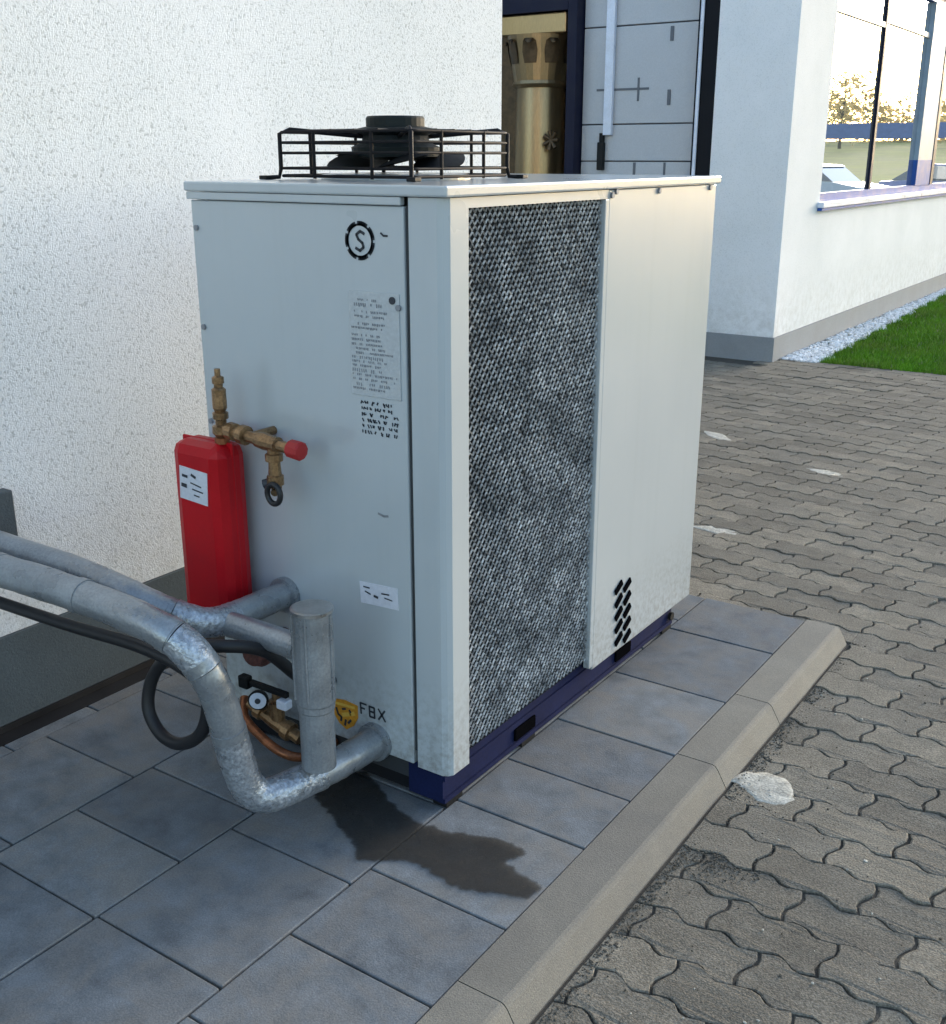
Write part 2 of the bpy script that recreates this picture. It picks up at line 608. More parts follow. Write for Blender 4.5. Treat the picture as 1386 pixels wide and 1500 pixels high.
def in_view(x, y):
    fx = -x * math.sin(yw) * -1
    r = x * math.cos(yw) + y * math.sin(yw)
    f = -x * math.sin(yw) + y * math.cos(yw)
    z = f * math.cos(th_) + 1.74 * math.sin(th_)
    if z < 0.2:
        return False
    dn = f * math.sin(th_) - 1.74 * math.cos(th_)
    px, py = 693 + 1600 * r / z, 750 - 1600 * dn / z
    if not (-30 < px < 1420 and py < 1560):
        return False
    # behind the cabinet or kerb strip?
    if y > 2.0 and px < 1000 and x < -1.2:
        return False
    return True


BP = thing('block_paving', (0, 3, ZG), None, None, kind='structure')
MB().box(-5.6, 4.0, -1.5, 9.72, -0.13, ZG - 0.0075).build('bed', 'sand', BP)
rot = R(-3.0)
cr, sr = math.cos(rot), math.sin(rot)
plist = []
for k in range(-22, 60):
    off = (LEN / 2 if k % 2 else 0.0)
    for i in range(-22, 18):
        lx = -0.752 + off + i * LEN + LEN / 2
        ly = k * PIT - PIT / 2
        x = -0.752 + (lx + 0.752) * cr - ly * sr
        y = 2.229 + (lx + 0.752) * sr + ly * cr
        if not (-5.4 < x < 3.0 and -1.2 < y < 9.75):
            continue
        if x < -2.8 and y < 4.6:
            continue
        if x < -3.35 and y > 9.2:
            continue
        if y < 3.87 and x < -0.945 - 0.16:
            continue
        plist.append((x, y))
full_V, full_F = paver_geo(OUT)
full_me = []
for v in range(8):
    V = full_V.copy()
    V[:len(OUT), :2] *= 1 - rng.uniform(0, 0.02)
    V[:len(OUT), 2] += rng.normal(0, 0.0006, len(OUT))
    jit = rng.normal(0, 0.0011, (len(OUT), 2))
    for k3 in range(3):
        V[k3 * len(OUT):(k3 + 1) * len(OUT), :2] += jit
    me = bpy.data.meshes.new('paver')
    me.from_pydata(V.tolist(), [], full_F)
    me.materials.append(mt['paver'])
    full_me.append(me)
vis = sorted([p for p in plist if in_view(*p)], key=lambda p: p[0] ** 2 + p[1] ** 2)[:296]
vset = set(vis)
SV, SF, ST, base = [], [], [], 0
Rm = np.array([[cr, -sr], [sr, cr]])
for (x, y) in plist:
    poly = OUT @ Rm.T + np.array([x, y])
    cut = False
    parts_ = [poly]
    if y < 4.0 and poly[:, 0].min() < -0.938 and poly[:, 1].min() < 3.905:
        cut = True
        a_ = clip(poly, 0, -0.938, True)
        b_ = clip(poly, 0, -0.938, False)
        b_ = clip(b_, 1, 3.905, True) if len(b_) else b_
        parts_ = [a_, b_]
    if poly[:, 1].max() > 9.66:
        cut = True
        parts_ = [clip(p_, 1, 9.66, False) for p_ in parts_ if len(p_)]
    good = []
    for p_ in parts_:
        if len(p_) < 3:
            continue
        area = 0.5 * abs(np.dot(p_[:, 0], np.roll(p_[:, 1], -1)) - np.dot(p_[:, 1], np.roll(p_[:, 0], -1)))
        if area > 0.0006:
            good.append(p_)
    if not good:
        continue
    dz = rng.normal(0, 0.0018)
    if (x, y) in vset:
        if cut:
            VV, FF, nb_ = [], [], 0
            for p_ in good:
                v_, f_ = paver_geo(p_ - np.array([x, y]))
                VV.append(v_)
                FF += [tuple(q + nb_ for q in f) for f in f_]
                nb_ += len(v_)
            V, F = np.concatenate(VV), FF
            me = bpy.data.meshes.new('paver')
            me.from_pydata(V.tolist(), [], F)
            me.materials.append(mt['paver'])
        else:
            me = full_me[rng.integers(8)]
        o = bpy.data.objects.new('paver', me)
        COL.objects.link(o)
        o.parent = BP
        o.location = Vector((x, y, ZG + dz)) - ORG[BP]
        tx, ty = rng.normal(0, 0.005, 2)
        o.rotation_euler = (tx, ty, 0 if cut else rot + (PI if False else 0))
    else:
        for p_ in good:
            V, F = paver_geo(p_)
            V[:, 2] += ZG + dz
            SV.append(V)
            SF += [tuple(i + base for i in f) for f in F]
            ST += [float(rng.random())] * len(F)
            base += len(V)
po = raw('far_pavers', np.concatenate(SV), SF, 'paver', BP, ST)
po['kind'] = 'stuff'

# dirt along the kerb foot
gp = []
for i in range(1500):
    y = rng.uniform(1.0, 3.9)
    x = -0.938 + abs(rng.normal(0, 0.022)) + 0.003
    gp.append((x, y, ZG + 0.0005, rng.uniform(0.0014, 0.0036)))
for i in range(260):
    x, y = rng.uniform(-0.9, 0.4), rng.uniform(1.2, 4.2)
    gp.append((x, y, ZG + 0.002, rng.uniform(0.0015, 0.004)))
ico = bmesh.new()
bmesh.ops.create_icosphere(ico, subdivisions=1, radius=1)
IV = np.array([v.co for v in ico.verts])
IF = np.array([[v.index for v in f.verts] for f in ico.faces])
ico.free()


def stones(name, pts, mat, squash=0.7):
    Vs, Fs, b = [], [], 0
    for (x, y, z, r) in pts:
        V = IV * (1 + rng.uniform(-0.25, 0.25, (len(IV), 1))) * r * rng.uniform(0.7, 1.3, 3)
        V[:, 2] *= squash
        Vs.append(V + np.array([x, y, z]))
        Fs.append(IF + b)
        b += len(IV)
    o = raw(name, np.concatenate(Vs), np.concatenate(Fs), mat)
    o['kind'] = 'stuff'
    return o


for i in range(1600):
    x, y = rng.normal(-0.84, 0.06), rng.normal(2.47, 0.09)
    if x > -0.935:
        gp.append((x, y, ZG + 0.0002, rng.uniform(0.0012, 0.0034)))
stones('grit', gp, 'grit')
wp = [(rng.uniform(-0.9, 0.2), rng.uniform(1.3, 5.0), ZG + 0.002, rng.uniform(0.002, 0.0055)) for i in range(90)]
stones('white_grit', wp, 'white_stone')

# wet run-off from below the cabinet, a thin film over the slabs
wet = [(-1.86, 1.925), (-1.79, 1.885), (-1.72, 1.86), (-1.65, 1.825), (-1.60, 1.80), (-1.557, 1.757), (-1.52, 1.775), (-1.49, 1.795), (-1.45, 1.825), (-1.41, 1.83), (-1.37, 1.82),
       (-1.33, 1.822), (-1.297, 1.805), (-1.255, 1.815), (-1.21, 1.838), (-1.16, 1.853), (-1.112, 1.872), (-1.110, 1.935),
       (-1.15, 1.945), (-1.20, 1.955), (-1.235, 1.968), (-1.222, 2.0), (-1.205, 2.028), (-1.23, 2.045), (-1.27, 2.046), (-1.315, 2.043), (-1.36, 2.025), (-1.41, 2.008), (-1.46, 1.99),
       (-1.53, 1.985), (-1.60, 2.0), (-1.70, 2.05), (-1.80, 2.10), (-1.88, 2.02)]
ws = []
for i in range(len(wet)):
    a, b = np.array(wet[i]), np.array(wet[(i + 1) % len(wet)])
    for k in range(4):
        ws.append(tuple(a + (b - a) * k / 4 + (rng.normal(0, 0.004, 2) if k else 0)))
W_ = np.array(ws)
st_ = 0.006
gx_ = np.arange(W_[:, 0].min(), W_[:, 0].max() + st_, st_)
gy_ = np.arange(W_[:, 1].min(), W_[:, 1].max() + st_, st_)
PX, PY = np.meshgrid(gx_, gy_, indexing='ij')
PT = np.stack([PX.ravel(), PY.ravel()], 1)
A_, B_ = W_, np.roll(W_, -1, 0)
ins_ = np.zeros(len(PT), bool)
dmin = np.full(len(PT), 9.0)
for a, b in zip(A_, B_):
    if a[1] != b[1]:
        cr_ = ((a[1] > PT[:, 1]) != (b[1] > PT[:, 1])) & (PT[:, 0] < (b[0] - a[0]) * (PT[:, 1] - a[1]) / (b[1] - a[1]) + a[0])
        ins_ ^= cr_
    ab = b - a
    t_ = np.clip(((PT - a) @ ab) / (ab @ ab + 1e-12), 0, 1)
    dmin = np.minimum(dmin, np.linalg.norm(PT - (a + t_[:, None] * ab), axis=1))
wetness = np.where(ins_, np.clip(dmin / 0.011, 0, 1), 0.0)
ids = -np.ones(len(PT), int)
keep = np.where(ins_)[0]
ids[keep] = np.arange(len(keep))
G_ = ids.reshape(PX.shape)
q0, q1, q2, q3 = G_[:-1, :-1], G_[1:, :-1], G_[1:, 1:], G_[:-1, 1:]
okq = (q0 >= 0) & (q1 >= 0) & (q2 >= 0) & (q3 >= 0)
wf_ = np.stack([q0[okq], q1[okq], q2[okq], q3[okq]], 1)
me = bpy.data.meshes.new('wet_patch')
me.from_pydata(np.c_[PT[keep] - np.array([-1.45, 1.95]), np.full(len(keep), 0.0)].tolist(), [], wf_.tolist())
at_ = me.attributes.new('wetness', 'FLOAT', 'POINT')
at_.data.foreach_set('value', wetness[keep].astype(np.float32))
me.materials.append(mt['wet'])
o = bpy.data.objects.new('wet_patch', me)
COL.objects.link(o)
o.location = (-1.45, 1.95, 0.0026)
tag(o, 'dark wet patch of leaked water on the grey slabs in front of the cabinet', 'puddle')


def blob(name, pts, z, h, mat, label, cat, group=None):
    out = []
    n = len(pts)
    for i in range(n):
        a, b = np.array(pts[i]), np.array(pts[(i + 1) % n])
        for k in range(3):
            out.append(a + (b - a) * k / 3 + (rng.normal(0, 0.008, 2) * (0.6 if k else 0.2)))
    out = np.array(out)
    c = out.mean(0)
    m_ = len(out)
    lay = []
    for s, t in ((1.0, 0.0), (0.94, 0.6), (0.7, 0.95), (0.35, 1.0)):
        q = c + (out - c) * s
        lay.append(np.c_[q, z + h * t * (1 + rng.uniform(-0.3, 0.3, m_))])
    V = np.concatenate(lay)
    F = []
    for k in range(3):
        for i in range(m_):
            j = (i + 1) % m_
            F.append((k * m_ + i, k * m_ + j, (k + 1) * m_ + j, (k + 1) * m_ + i))
    F.append(tuple(3 * m_ + i for i in range(m_)))
    mb = MB()
    mb.add(V, F, True)
    o = mb.build(name, mat, org=(c[0], c[1], z))
    return tag(o, label, cat, group)


blob('mortar_splash', [(-0.955, 2.735), (-0.935, 2.81), (-0.88, 2.845), (-0.80, 2.82), (-0.755, 2.74), (-0.79, 2.69), (-0.85, 2.675), (-0.90, 2.71)],
     ZG - 0.001, 0.0032, 'white_stone', 'large white mortar splash on the pavers beside the kerb', 'splash')
blob('mortar_splash', [(-1.87, 6.19), (-1.75, 6.22), (-1.63, 6.17), (-1.60, 6.10), (-1.70, 6.11), (-1.80, 6.14)], ZG - 0.001, 0.0028, 'white_stone',
     'thin white mortar streak out on the open pavers, well right of the cabinet', 'splash')
blob('mortar_splash', [(-2.0, 4.83), (-1.90, 4.90), (-1.75, 4.88), (-1.74, 4.82), (-1.84, 4.79)], ZG - 0.001, 0.0028, 'white_stone',
     'white mortar smear on the pavers just past the right side of the cabinet', 'splash')
blob('mortar_splash', [(-2.72, 6.72), (-2.58, 6.70), (-2.46, 6.57), (-2.52, 6.53), (-2.66, 6.62)], ZG - 0.001, 0.0028, 'white_stone',
     'faint white mortar smear on the pavers, farthest from the kerb', 'splash')

# ------------------------------------------------------------------ near building
XW = -2.882
NB = thing('near_building', (-5.0, 0.0, 0.0), 'white rough rendered building with dark grey plinth behind the cabinet', 'building')
MB().box(-6.6, XW, -7.0, 4.46, 0.296, 4.6).build('wall', 'wall', NB)
MB().box(-6.6, XW + 0.012, -7.0, 4.46, -0.3, 0.294).build('plinth', 'plinth', NB)
MB().box(-6.8, XW + 0.25, -7.2, 4.7, 4.602, 4.78).build('roof', 'roof', NB)
MB().box(XW + 0.0, XW + 0.045, 1.50, 1.770, 0.60, 0.75, b=0.005).build('wall_box', 'plinth', NB)

# ------------------------------------------------------------------ far building
XF, YF = -3.236, 9.451
FB = thing('far_building', (-5.0, 14.0, ZG), 'white rendered building with grey plinth, blue window and pale sectional door, beside the lawn', 'building')
WY0, WY1, WZ0, WZ1 = 10.40, 19.5, 1.27, 3.4
wall = MB()
wall.box(-3.93, XF, YF, WY0, 0.152, 4.8)
wall.box(-3.93, XF, WY1, 34, 0.152, 4.8)
wall.box(-3.93, XF, WY0, WY1, 0.152, WZ0)
wall.box(-3.93, XF, WY0, WY1, WZ1, 4.8)
wall.box(-9.5, -3.93, 9.95, 10.2, -0.1, 4.8)
wall.box(-9.5, -3.93, YF, 9.95, 3.30, 4.8)
wall.build('wall', 'wall_far', FB)
pl = MB()
pl.box(-3.93, XF + 0.015, YF - 0.015, 34, -0.3, 0.150)
pl.build('plinth', 'plinth_far', FB)
MB().box(-9.7, XF + 0.3, YF - 0.3, 34.3, 4.803, 4.98).build('roof', 'roof', FB)

# window: frame members, panes, sill
win = MB()
xf0, xf1 = -3.345, -3.285
win.box(xf0, xf1, WY0, WY1, WZ0, WZ0 + 0.075)
win.box(xf0, xf1, WY0, WY1, WZ1 - 0.07, WZ1)
win.box(xf0, xf1, WY1 - 0.07, WY1, WZ0 + 0.075, WZ1 - 0.07)
wf = win.build('window', 'blue_frame', FB)
MB().box(xf0, xf1, WY0, WY0 + 0.03, WZ0 + 0.075, WZ1 - 0.07).build('jamb', 'sill', wf)
MB().box(xf0 + 0.022, xf1 - 0.016, 12.23, 12.30, WZ0 + 0.075, WZ1 - 0.07).build('mullion', 'navy_frame', wf)
MB().box(xf0 + 0.022, xf1 - 0.020, WY0 + 0.03, 12.23, 2.905, 2.955).build('transom', 'win_grey', wf)
MB().box(xf0 + 0.022, xf1 - 0.020, 12.30, 14.1, 2.955, 3.005).build('transom', 'win_grey', wf)
MB().box(xf0 - 0.02, xf1 + 0.012, 14.1, 14.8, WZ0 + 0.36, WZ1 - 0.07).build('post', 'win_grey', wf)
MB().box(xf0 - 0.02, xf1 + 0.012, 14.1, 14.8, WZ0 + 0.075, WZ0 + 0.36).build('post_foot', 'blue_frame', wf)
MB().box(xf0 - 0.01, xf1 + 0.02, 14.803, 14.93, WZ0 + 0.075, WZ1 - 0.07).build('post_edge', 'navy_frame', wf)
MB().box(-3.335, -3.325, WY0 + 0.03, 12.23, WZ0 + 0.075, 2.905).build('pane', 'glass', wf)
MB().box(-3.335, -3.325, WY0 + 0.03, 12.23, 2.955, WZ1 - 0.07).build('pane', 'glass', wf)
MB().box(-3.335, -3.325, 12.31, 14.1, WZ0 + 0.075, 2.955).build('pane', 'glass', wf)
MB().box(-3.335, -3.325, 12.31, 14.1, 3.005, WZ1 - 0.07).build('pane', 'glass', wf)
MB().box(-3.335, -3.325, 14.93, WY1 - 0.07, WZ0 + 0.075, WZ1 - 0.07).build('pane', 'glass', wf)
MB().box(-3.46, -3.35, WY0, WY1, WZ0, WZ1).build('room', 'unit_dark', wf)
MB().box(-3.284, XF + 0.06, WY0 - 0.06, WY1 + 0.05, WZ0 - 0.045, WZ0 + 0.004, b=0.004).build('window_sill', 'sill', FB)
MB().box(XF + 0.002, XF + 0.045, WY0 - 0.05, WY1 + 0.04, WZ0 - 0.072, WZ0 - 0.047).build('drip_edge', 'blue_frame', FB)

# sectional door, jambs, guide, in the wall that faces the camera
YD = 9.62
dz0 = ZG
ks = [-0.06, 0.54, 1.14, 1.63, 1.955, 2.79, 3.30]
dr = MB().box(-5.30, -4.13, YD + 0.012, YD + 0.06, dz0, 3.30).build('sectional_door', 'doordark', FB)
for a, b in zip(ks, ks[1:]):
    MB().box(-5.295, -4.135, YD - 0.025, YD + 0.011, a + 0.006, b - 0.006, b=0.004).build('door_panel', 'door', dr)
# marks on the panels: embossed lines, hinges
for (a, b, c, d_) in ((-5.15, -4.737, 2.245, 2.265), (-4.713, -4.62, 2.245, 2.265), (-4.735, -4.715, 2.15, 2.35), (-4.745, -4.72, 0.9, 1.62), (-4.44, -4.42, 0.9, 1.62)):
    MB().box(a, b, YD - 0.030, YD - 0.0255, c, d_).build('panel_rib', 'doordark', dr)
for (c, d_) in ((2.64, 2.76), (2.11, 2.24)):
    MB().box(-4.435, -4.405, YD - 0.034, YD - 0.0255, c, d_).build('hinge', 'doordark', dr)
MB().box(-5.05, -4.965, YD - 0.075, YD - 0.030, 1.86, 3.29, b=0.006).build('door_rail', 'sill', dr)
h = MB()
h.box(-5.10, -5.035, YD - 0.085, YD - 0.030, 1.55, 1.80, b=0.01)
h.box(-5.085, -5.045, YD - 0.075, YD - 0.030, 1.80, 1.88, b=0.006)
h.build('door_handle', 'black', dr)
MB().box(-5.40, -5.305, YF + 0.01, YD + 0.05, ZG, 3.2).build('door_post', 'navy_frame', FB)
MB().box(-6.9, -5.405, YF + 0.012, YD + 0.05, 2.945, 3.29).build('door_header', 'navy_frame', FB)
MB().box(-4.125, -4.06, YF + 0.02, YD + 0.04, ZG, 3.29).build('guide_rail', 'jamb', FB)
MB().cyl((-4.085, YF + 0.002, ZG), (-4.085, YF + 0.002, 3.28), 0.017, 10).build('guide_tube', 'sill', FB)
MB().box(-4.055, -3.932, YF - 0.002, YD + 0.04, ZG, 3.29).build('door_jamb', 'jamb', FB)
MB().box(-6.9, -5.405, 9.90, 9.945, ZG, 2.94).build('alcove_back', 'gold_dark', FB)

# gilded column in the blue framed opening
GC = thing('gilded_column', (-5.83, 9.72, ZG), 'tall golden brown column with leafy capital under a square top, framed in navy blue', 'column')
MB().prof((-5.83, 9.72, ZG), (0, 0, 1), [(0, 0.30), (0.12, 0.30), (0.14, 0.27), (0.2, 0.28), (0.24, 0.255)], 24).build('base', 'gold', GC)
sh = MB()
n = 20
vs, fs = [], []
for (z, r) in ((0.2, 0.25), (1.2, 0.25), (2.34, 0.232), (2.36, 0.225)):
    for k in range(n * 4):
        a = 2 * PI * k / (n * 4)
        rr = r
        vs.append((-5.83 + rr * math.cos(a), 9.72 + rr * math.sin(a), z))
for i in range(3):
    for k in range(n * 4):
        q = (k + 1) % (n * 4)
        fs.append((i * n * 4 + k, i * n * 4 + q, (i + 1) * n * 4 + q, (i + 1) * n * 4 + k))
sh.add(vs, fs, True)
sh.build('shaft', 'gold', GC)
MB().prof((-5.83, 9.72, 2.30), (0, 0, 1), [(0, 0.25), (0.03, 0.275), (0.06, 0.262), (0.3, 0.30), (0.46, 0.33)], 24).build('bell', 'gold', GC)
for row, (z0, r0, hh, nn) in enumerate(((2.52, 0.285, 0.20, 9),)):
    for k in range(nn):
        a = 2 * PI * (k + 0.5 * row) / nn
        prof = [(r0, z0), (r0 + 0.02, z0 + hh * 0.5), (r0 + 0.035, z0 + hh * 0.9), (r0 + 0.055, z0 + hh), (r0 + 0.06, z0 + hh * 0.86)]
        hw = [0.06, 0.075, 0.065, 0.04, 0.015]
        vs = []
        for (rr, z), q in zip(prof, hw):
            for s in (-1, 0, 1):
                rad = rr + (0.012 if s == 0 else 0)
                x, y = rad, s * q
                vs.append((-5.83 + x * math.cos(a) - y * math.sin(a), 9.72 + x * math.sin(a) + y * math.cos(a), z))
        nv = len(vs)
        vs2 = vs + [(x + 0.0, y + 0.0, z - 0.012) for x, y, z in vs]
        fs = []
        for i in range(4):
            for s in range(2):
                q = (i * 3 + s, i * 3 + s + 1, i * 3 + s + 4, i * 3 + s + 3)
                fs.append(q)
                fs.append(tuple(j + nv for j in q[::-1]))
        MB().add(vs2, fs, True).build('leaf', 'gold_dark', GC)
MB().box(-6.19, -5.44, 9.50, 9.885, 2.76, 2.935, b=0.012).build('abacus', 'gold', GC)
kn = MB()
for k in range(7):
    a = 2 * PI * k / 7
    kn.tube([(-5.57, 9.50, 1.82), (-5.57 + 0.08 * math.cos(a), 9.49, 1.82 + 0.09 * math.sin(a))], [0.012, 0.022], 8)
kn.tube([(-5.57, 9.50, 1.82), (-5.64, 9.56, 1.82)], 0.02, 8)
tag(kn.build('brass_rosette', 'gold_dark', org=(-5.57, 9.5, 1.82)), 'small dark brass rosette on the right edge of the golden column', 'ornament')

# connecting wall closes the passage
cw = MB().box(-9.6, -9.4, 4.46, 9.95, -0.3, 4.6).build('passage_wall', 'wall_far')
tag(cw, 'white wall closing the passage between the two buildings', 'wall')

# ------------------------------------------------------------------ lawn, gravel strip
o = MB().box(-3.22, 6, 9.70, 34, -0.3, ZG - 0.012).build('lawn', 'lawn')
tag(o, kind='structure')
gpts = []
for i in range(2600):
    y = 9.62 + 8.0 * rng.random() ** 1.4
    xr = -2.87 + 0.03 * math.sin(y * 9) - 0.035 * (y - 9.7)
    x = rng.uniform(-3.215, xr)
    gpts.append((x, y, ZG - 0.006 + rng.uniform(0, 0.012), rng.uniform(0.012, 0.024)))
stones('gravel', gpts, 'gravel')
NB_ = 110000
gy = 9.66 + 11.0 * rng.random(NB_) ** 1.25
gx = -2.87 - 0.035 * (gy - 9.7) + rng.random(NB_) ** 1.1 * 4.2
hgt = rng.uniform(0.025, 0.065, NB_)
ang = rng.uniform(0, 2 * PI, NB_)
wd = rng.uniform(0.003, 0.006, NB_)
ln = rng.normal(0, 0.022, (NB_, 2))
B = np.c_[gx, gy, np.full(NB_, ZG - 0.014)]
d = np.c_[np.cos(ang) * wd, np.sin(ang) * wd, np.zeros(NB_)]
tip = B + np.c_[ln, hgt]
V = np.empty((NB_ * 3, 3))
V[0::3], V[1::3], V[2::3] = B - d, B + d, tip
F = np.arange(NB_ * 3).reshape(-1, 3)
o = raw('grass', V, F, 'grass')
o['kind'] = 'stuff'

# ------------------------------------------------------------------ what the window mirrors: car park, barrier, meadow, trees
o = MB().box(-2.0, 40, 34.01, 62, -0.3, ZG - 0.02).build('car_park', 'asphalt')
tag(o, kind='structure')
o = MB().prism([(62.01, -0.3), (62.01, ZG + 0.02), (160, 3.6), (235, 4.2), (235, -0.3)], -40, 160, 'x').build('meadow', 'meadow')
tag(o, kind='structure')


def car(x, y, rz, mat, label):
    t = thing('parked_car', (x, y, ZG), label, 'car', 'cars mirrored in the window')
    t.rotation_euler = (0, 0, rz)
    ORG[t] = Vector()
    def P(prof, w0, name, m, inset=0.0):
        mb = MB()
        n = len(prof)
        L_ = [(a, -w0 / 2, b) for a, b in prof] + [(a, w0 / 2, b) for a, b in prof]
        tr = tessellate_polygon([[Vector((a, b, 0)) for a, b in prof]])
        fs = [(i, (i + 1) % n, n + (i + 1) % n, n + i) for i in range(n)] + list(tr) + [tuple(n + i for i in q) for q in tr]
        mb.add(L_, fs)
        return mb.build(name, m, t)
    P([(-2.1, 0.25), (2.1, 0.25), (2.15, 0.55), (2.0, 0.78), (1.0, 0.92), (-1.3, 0.95), (-2.05, 0.9), (-2.15, 0.5)], 1.72, 'body', mat)
    P([(1.0, 0.915), (0.25, 1.40), (-0.9, 1.45), (-1.7, 0.945)], 1.50, 'window', 'glass')
    P([(0.32, 1.40), (0.15, 1.455), (-0.95, 1.50), (-1.05, 1.45)], 1.46, 'roof', mat)
    for sx in (-1.3, 1.3):
        for sy in (-0.8, 0.8):
            MB().prof((sx, sy - 0.1, 0.31), (0, 1, 0), [(0, 0.26), (0.03, 0.31), (0.17, 0.31), (0.2, 0.26)], 16).build('wheel', 'tyre', t)
    for sy in (-0.62, 0.62):
        MB().box(2.08, 2.16, sy - 0.16, sy + 0.16, 0.58, 0.70, b=0.015).build('headlight', 'steel', t)
    return t


car(5.3, 38.5, R(200), 'carwhite', 'white parked car mirrored at the lower left of the window')
car(1.9, 41.0, R(170), 'carblue', 'lilac grey parked car mirrored low in the middle of the window')
BR = thing('blue_barrier', (5, 46, ZG), 'long blue barrier beam on dark posts mirrored across the window', 'barrier')
MB().box(-6, 22, 46, 46.12, 2.30, 2.88, b=0.02).build('beam', 'barrier', BR)
for x in (-5, -0.5, 4, 8.5, 13, 17.5):
    MB().box(x - 0.09, x + 0.09, 46.125, 46.27, ZG, 2.9).build('post', 'black', BR)


def tree(x, y, h_, label):
    t = thing('autumn_tree', (x, y, ZG), label, 'tree', 'trees mirrored in the window')
    tr = MB()
    tr.tube([(x, y, ZG), (x + 0.1, y, h_ * 0.35), (x, y + 0.1, h_ * 0.7), (x + 0.1, y, h_ * 0.95)], [0.22, 0.17, 0.10, 0.03], 8)
    tips = []
    for k in range(16):
        a = rng.uniform(0, 2 * PI)
        z0 = h_ * rng.uniform(0.28, 0.8)
        L_ = h_ * rng.uniform(0.2, 0.34) * (1.15 - z0 / h_ * 0.6)
        e_ = (x + L_ * math.cos(a), y + L_ * math.sin(a), z0 + L_ * rng.uniform(0.4, 0.9))
        tr.tube([(x, y, z0), ((x + e_[0]) / 2, (y + e_[1]) / 2, z0 + L_ * 0.25), e_], [0.06, 0.04, 0.012], 5)
        tips.append(e_)
    tr.build('trunk', 'bark', t)
    N_ = 1100
    c = np.array(tips)[rng.integers(0, len(tips), N_)] + rng.normal(0, h_ * 0.06, (N_, 3))
    u = rng.normal(0, 0.12, (N_, 3))
    v = rng.normal(0, 0.12, (N_, 3))
    V = np.empty((N_ * 3, 3))
    V[0::3], V[1::3], V[2::3] = c - u, c + u, c + v
    raw('crown', V, np.arange(N_ * 3).reshape(-1, 3), 'leaf', t)


tree(31.5, 128, 10.5, 'pale autumn tree mirrored in the left pane of the window above the blue beam')
tree(24.0, 132, 9.5, 'pale autumn tree mirrored in the right pane of the window, beyond the thin mullion')

N_ = 13000
cx_ = rng.uniform(5, 75, 420)
cc = np.c_[cx_, rng.uniform(150, 168, 420), 3.6 + rng.uniform(1, 8.5, 420) * (0.6 + 0.4 * np.sin(cx_ * 0.35))]
c = cc[rng.integers(0, 420, N_)] + rng.normal(0, 0.7, (N_, 3))
u, v = rng.normal(0, 0.25, (N_, 3)), rng.normal(0, 0.25, (N_, 3))
V = np.empty((N_ * 3, 3))
V[0::3], V[1::3], V[2::3] = c - u, c + u, c + v
o = raw('treeline', V, np.arange(N_ * 3).reshape(-1, 3), 'leaf_pale')
o['kind'] = 'stuff'

# ------------------------------------------------------------------ the cabinet
X0, X1, Y0, Y1, ZB, ZT = -2.285, -1.465, 2.04, 3.588, 0.128, 1.592
CY0, CY1, CZ0, CZ1 = 2.132, 2.800, 0.158, 1.566
U = thing('chiller_cabinet', (-1.88, 2.82, 0), 'tall pale grey outdoor chiller cabinet with mesh coil side and roof fan', 'chiller')
MB().box(X0 + 0.03, X1 - 0.06, Y0 + 0.03, Y1 - 0.03, 0.06, ZT - 0.004).build('inner_body', 'unit_dark', U)
MB().box(X0, -1.582, Y0, Y0 + 0.022, ZB, ZT - 0.022, b=0.003).build('front_panel', 'unit', U)
MB().box(-1.580, -1.570, Y0 + 0.006, Y0 + 0.02, ZB + 0.04, ZT - 0.022).build('seam', 'seam', U)
post = [(-1.568, Y0), (-1.488, Y0), (-1.474, Y0 + 0.007), (X1, Y0 + 0.020), (X1, CY0), (X1 - 0.04, CY0), (X1 - 0.04, Y0 + 0.03), (-1.568, Y0 + 0.03)]
MB().prism(post, ZB - 0.004, ZT - 0.002, 'z').build('corner_post', 'unit', U)
MB().box(X1 - 0.04, X1 - 0.001, CY0 + 0.0005, CY1 + 0.02, CZ1, ZT - 0.002).build('top_rail', 'unit', U)
MB().box(X1 - 0.02, X1 + 0.002, CY1, CY1 + 0.022, ZB + 0.004, CZ1 - 0.001, b=0.002).build('coil_edge', 'unit', U)
MB().box(X1 - 0.03, X1, CY1 + 0.024, Y1, ZB - 0.01, ZT - 0.002, b=0.004).build('side_panel', 'unit', U)
MB().box(X0, X0 + 0.025, Y0 + 0.024, Y1, ZB, ZT - 0.002).build('wall_side_panel', 'unit', U)
MB().box(X0 + 0.027, X1 - 0.032, Y1 - 0.028, Y1, ZB, ZT - 0.002).build('back_panel', 'unit', U)
MB().box(X0 - 0.012, X1 + 0.012, Y0 - 0.012, Y1 + 0.012, ZT, 1.617, b=0.005).build('lid', 'unit', U)
MB().box(X0 - 0.008, -1.585, Y0 - 0.008, Y0 + 0.01, ZT - 0.020, ZT - 0.001, b=0.003).build('lid_skirt', 'unit', U)

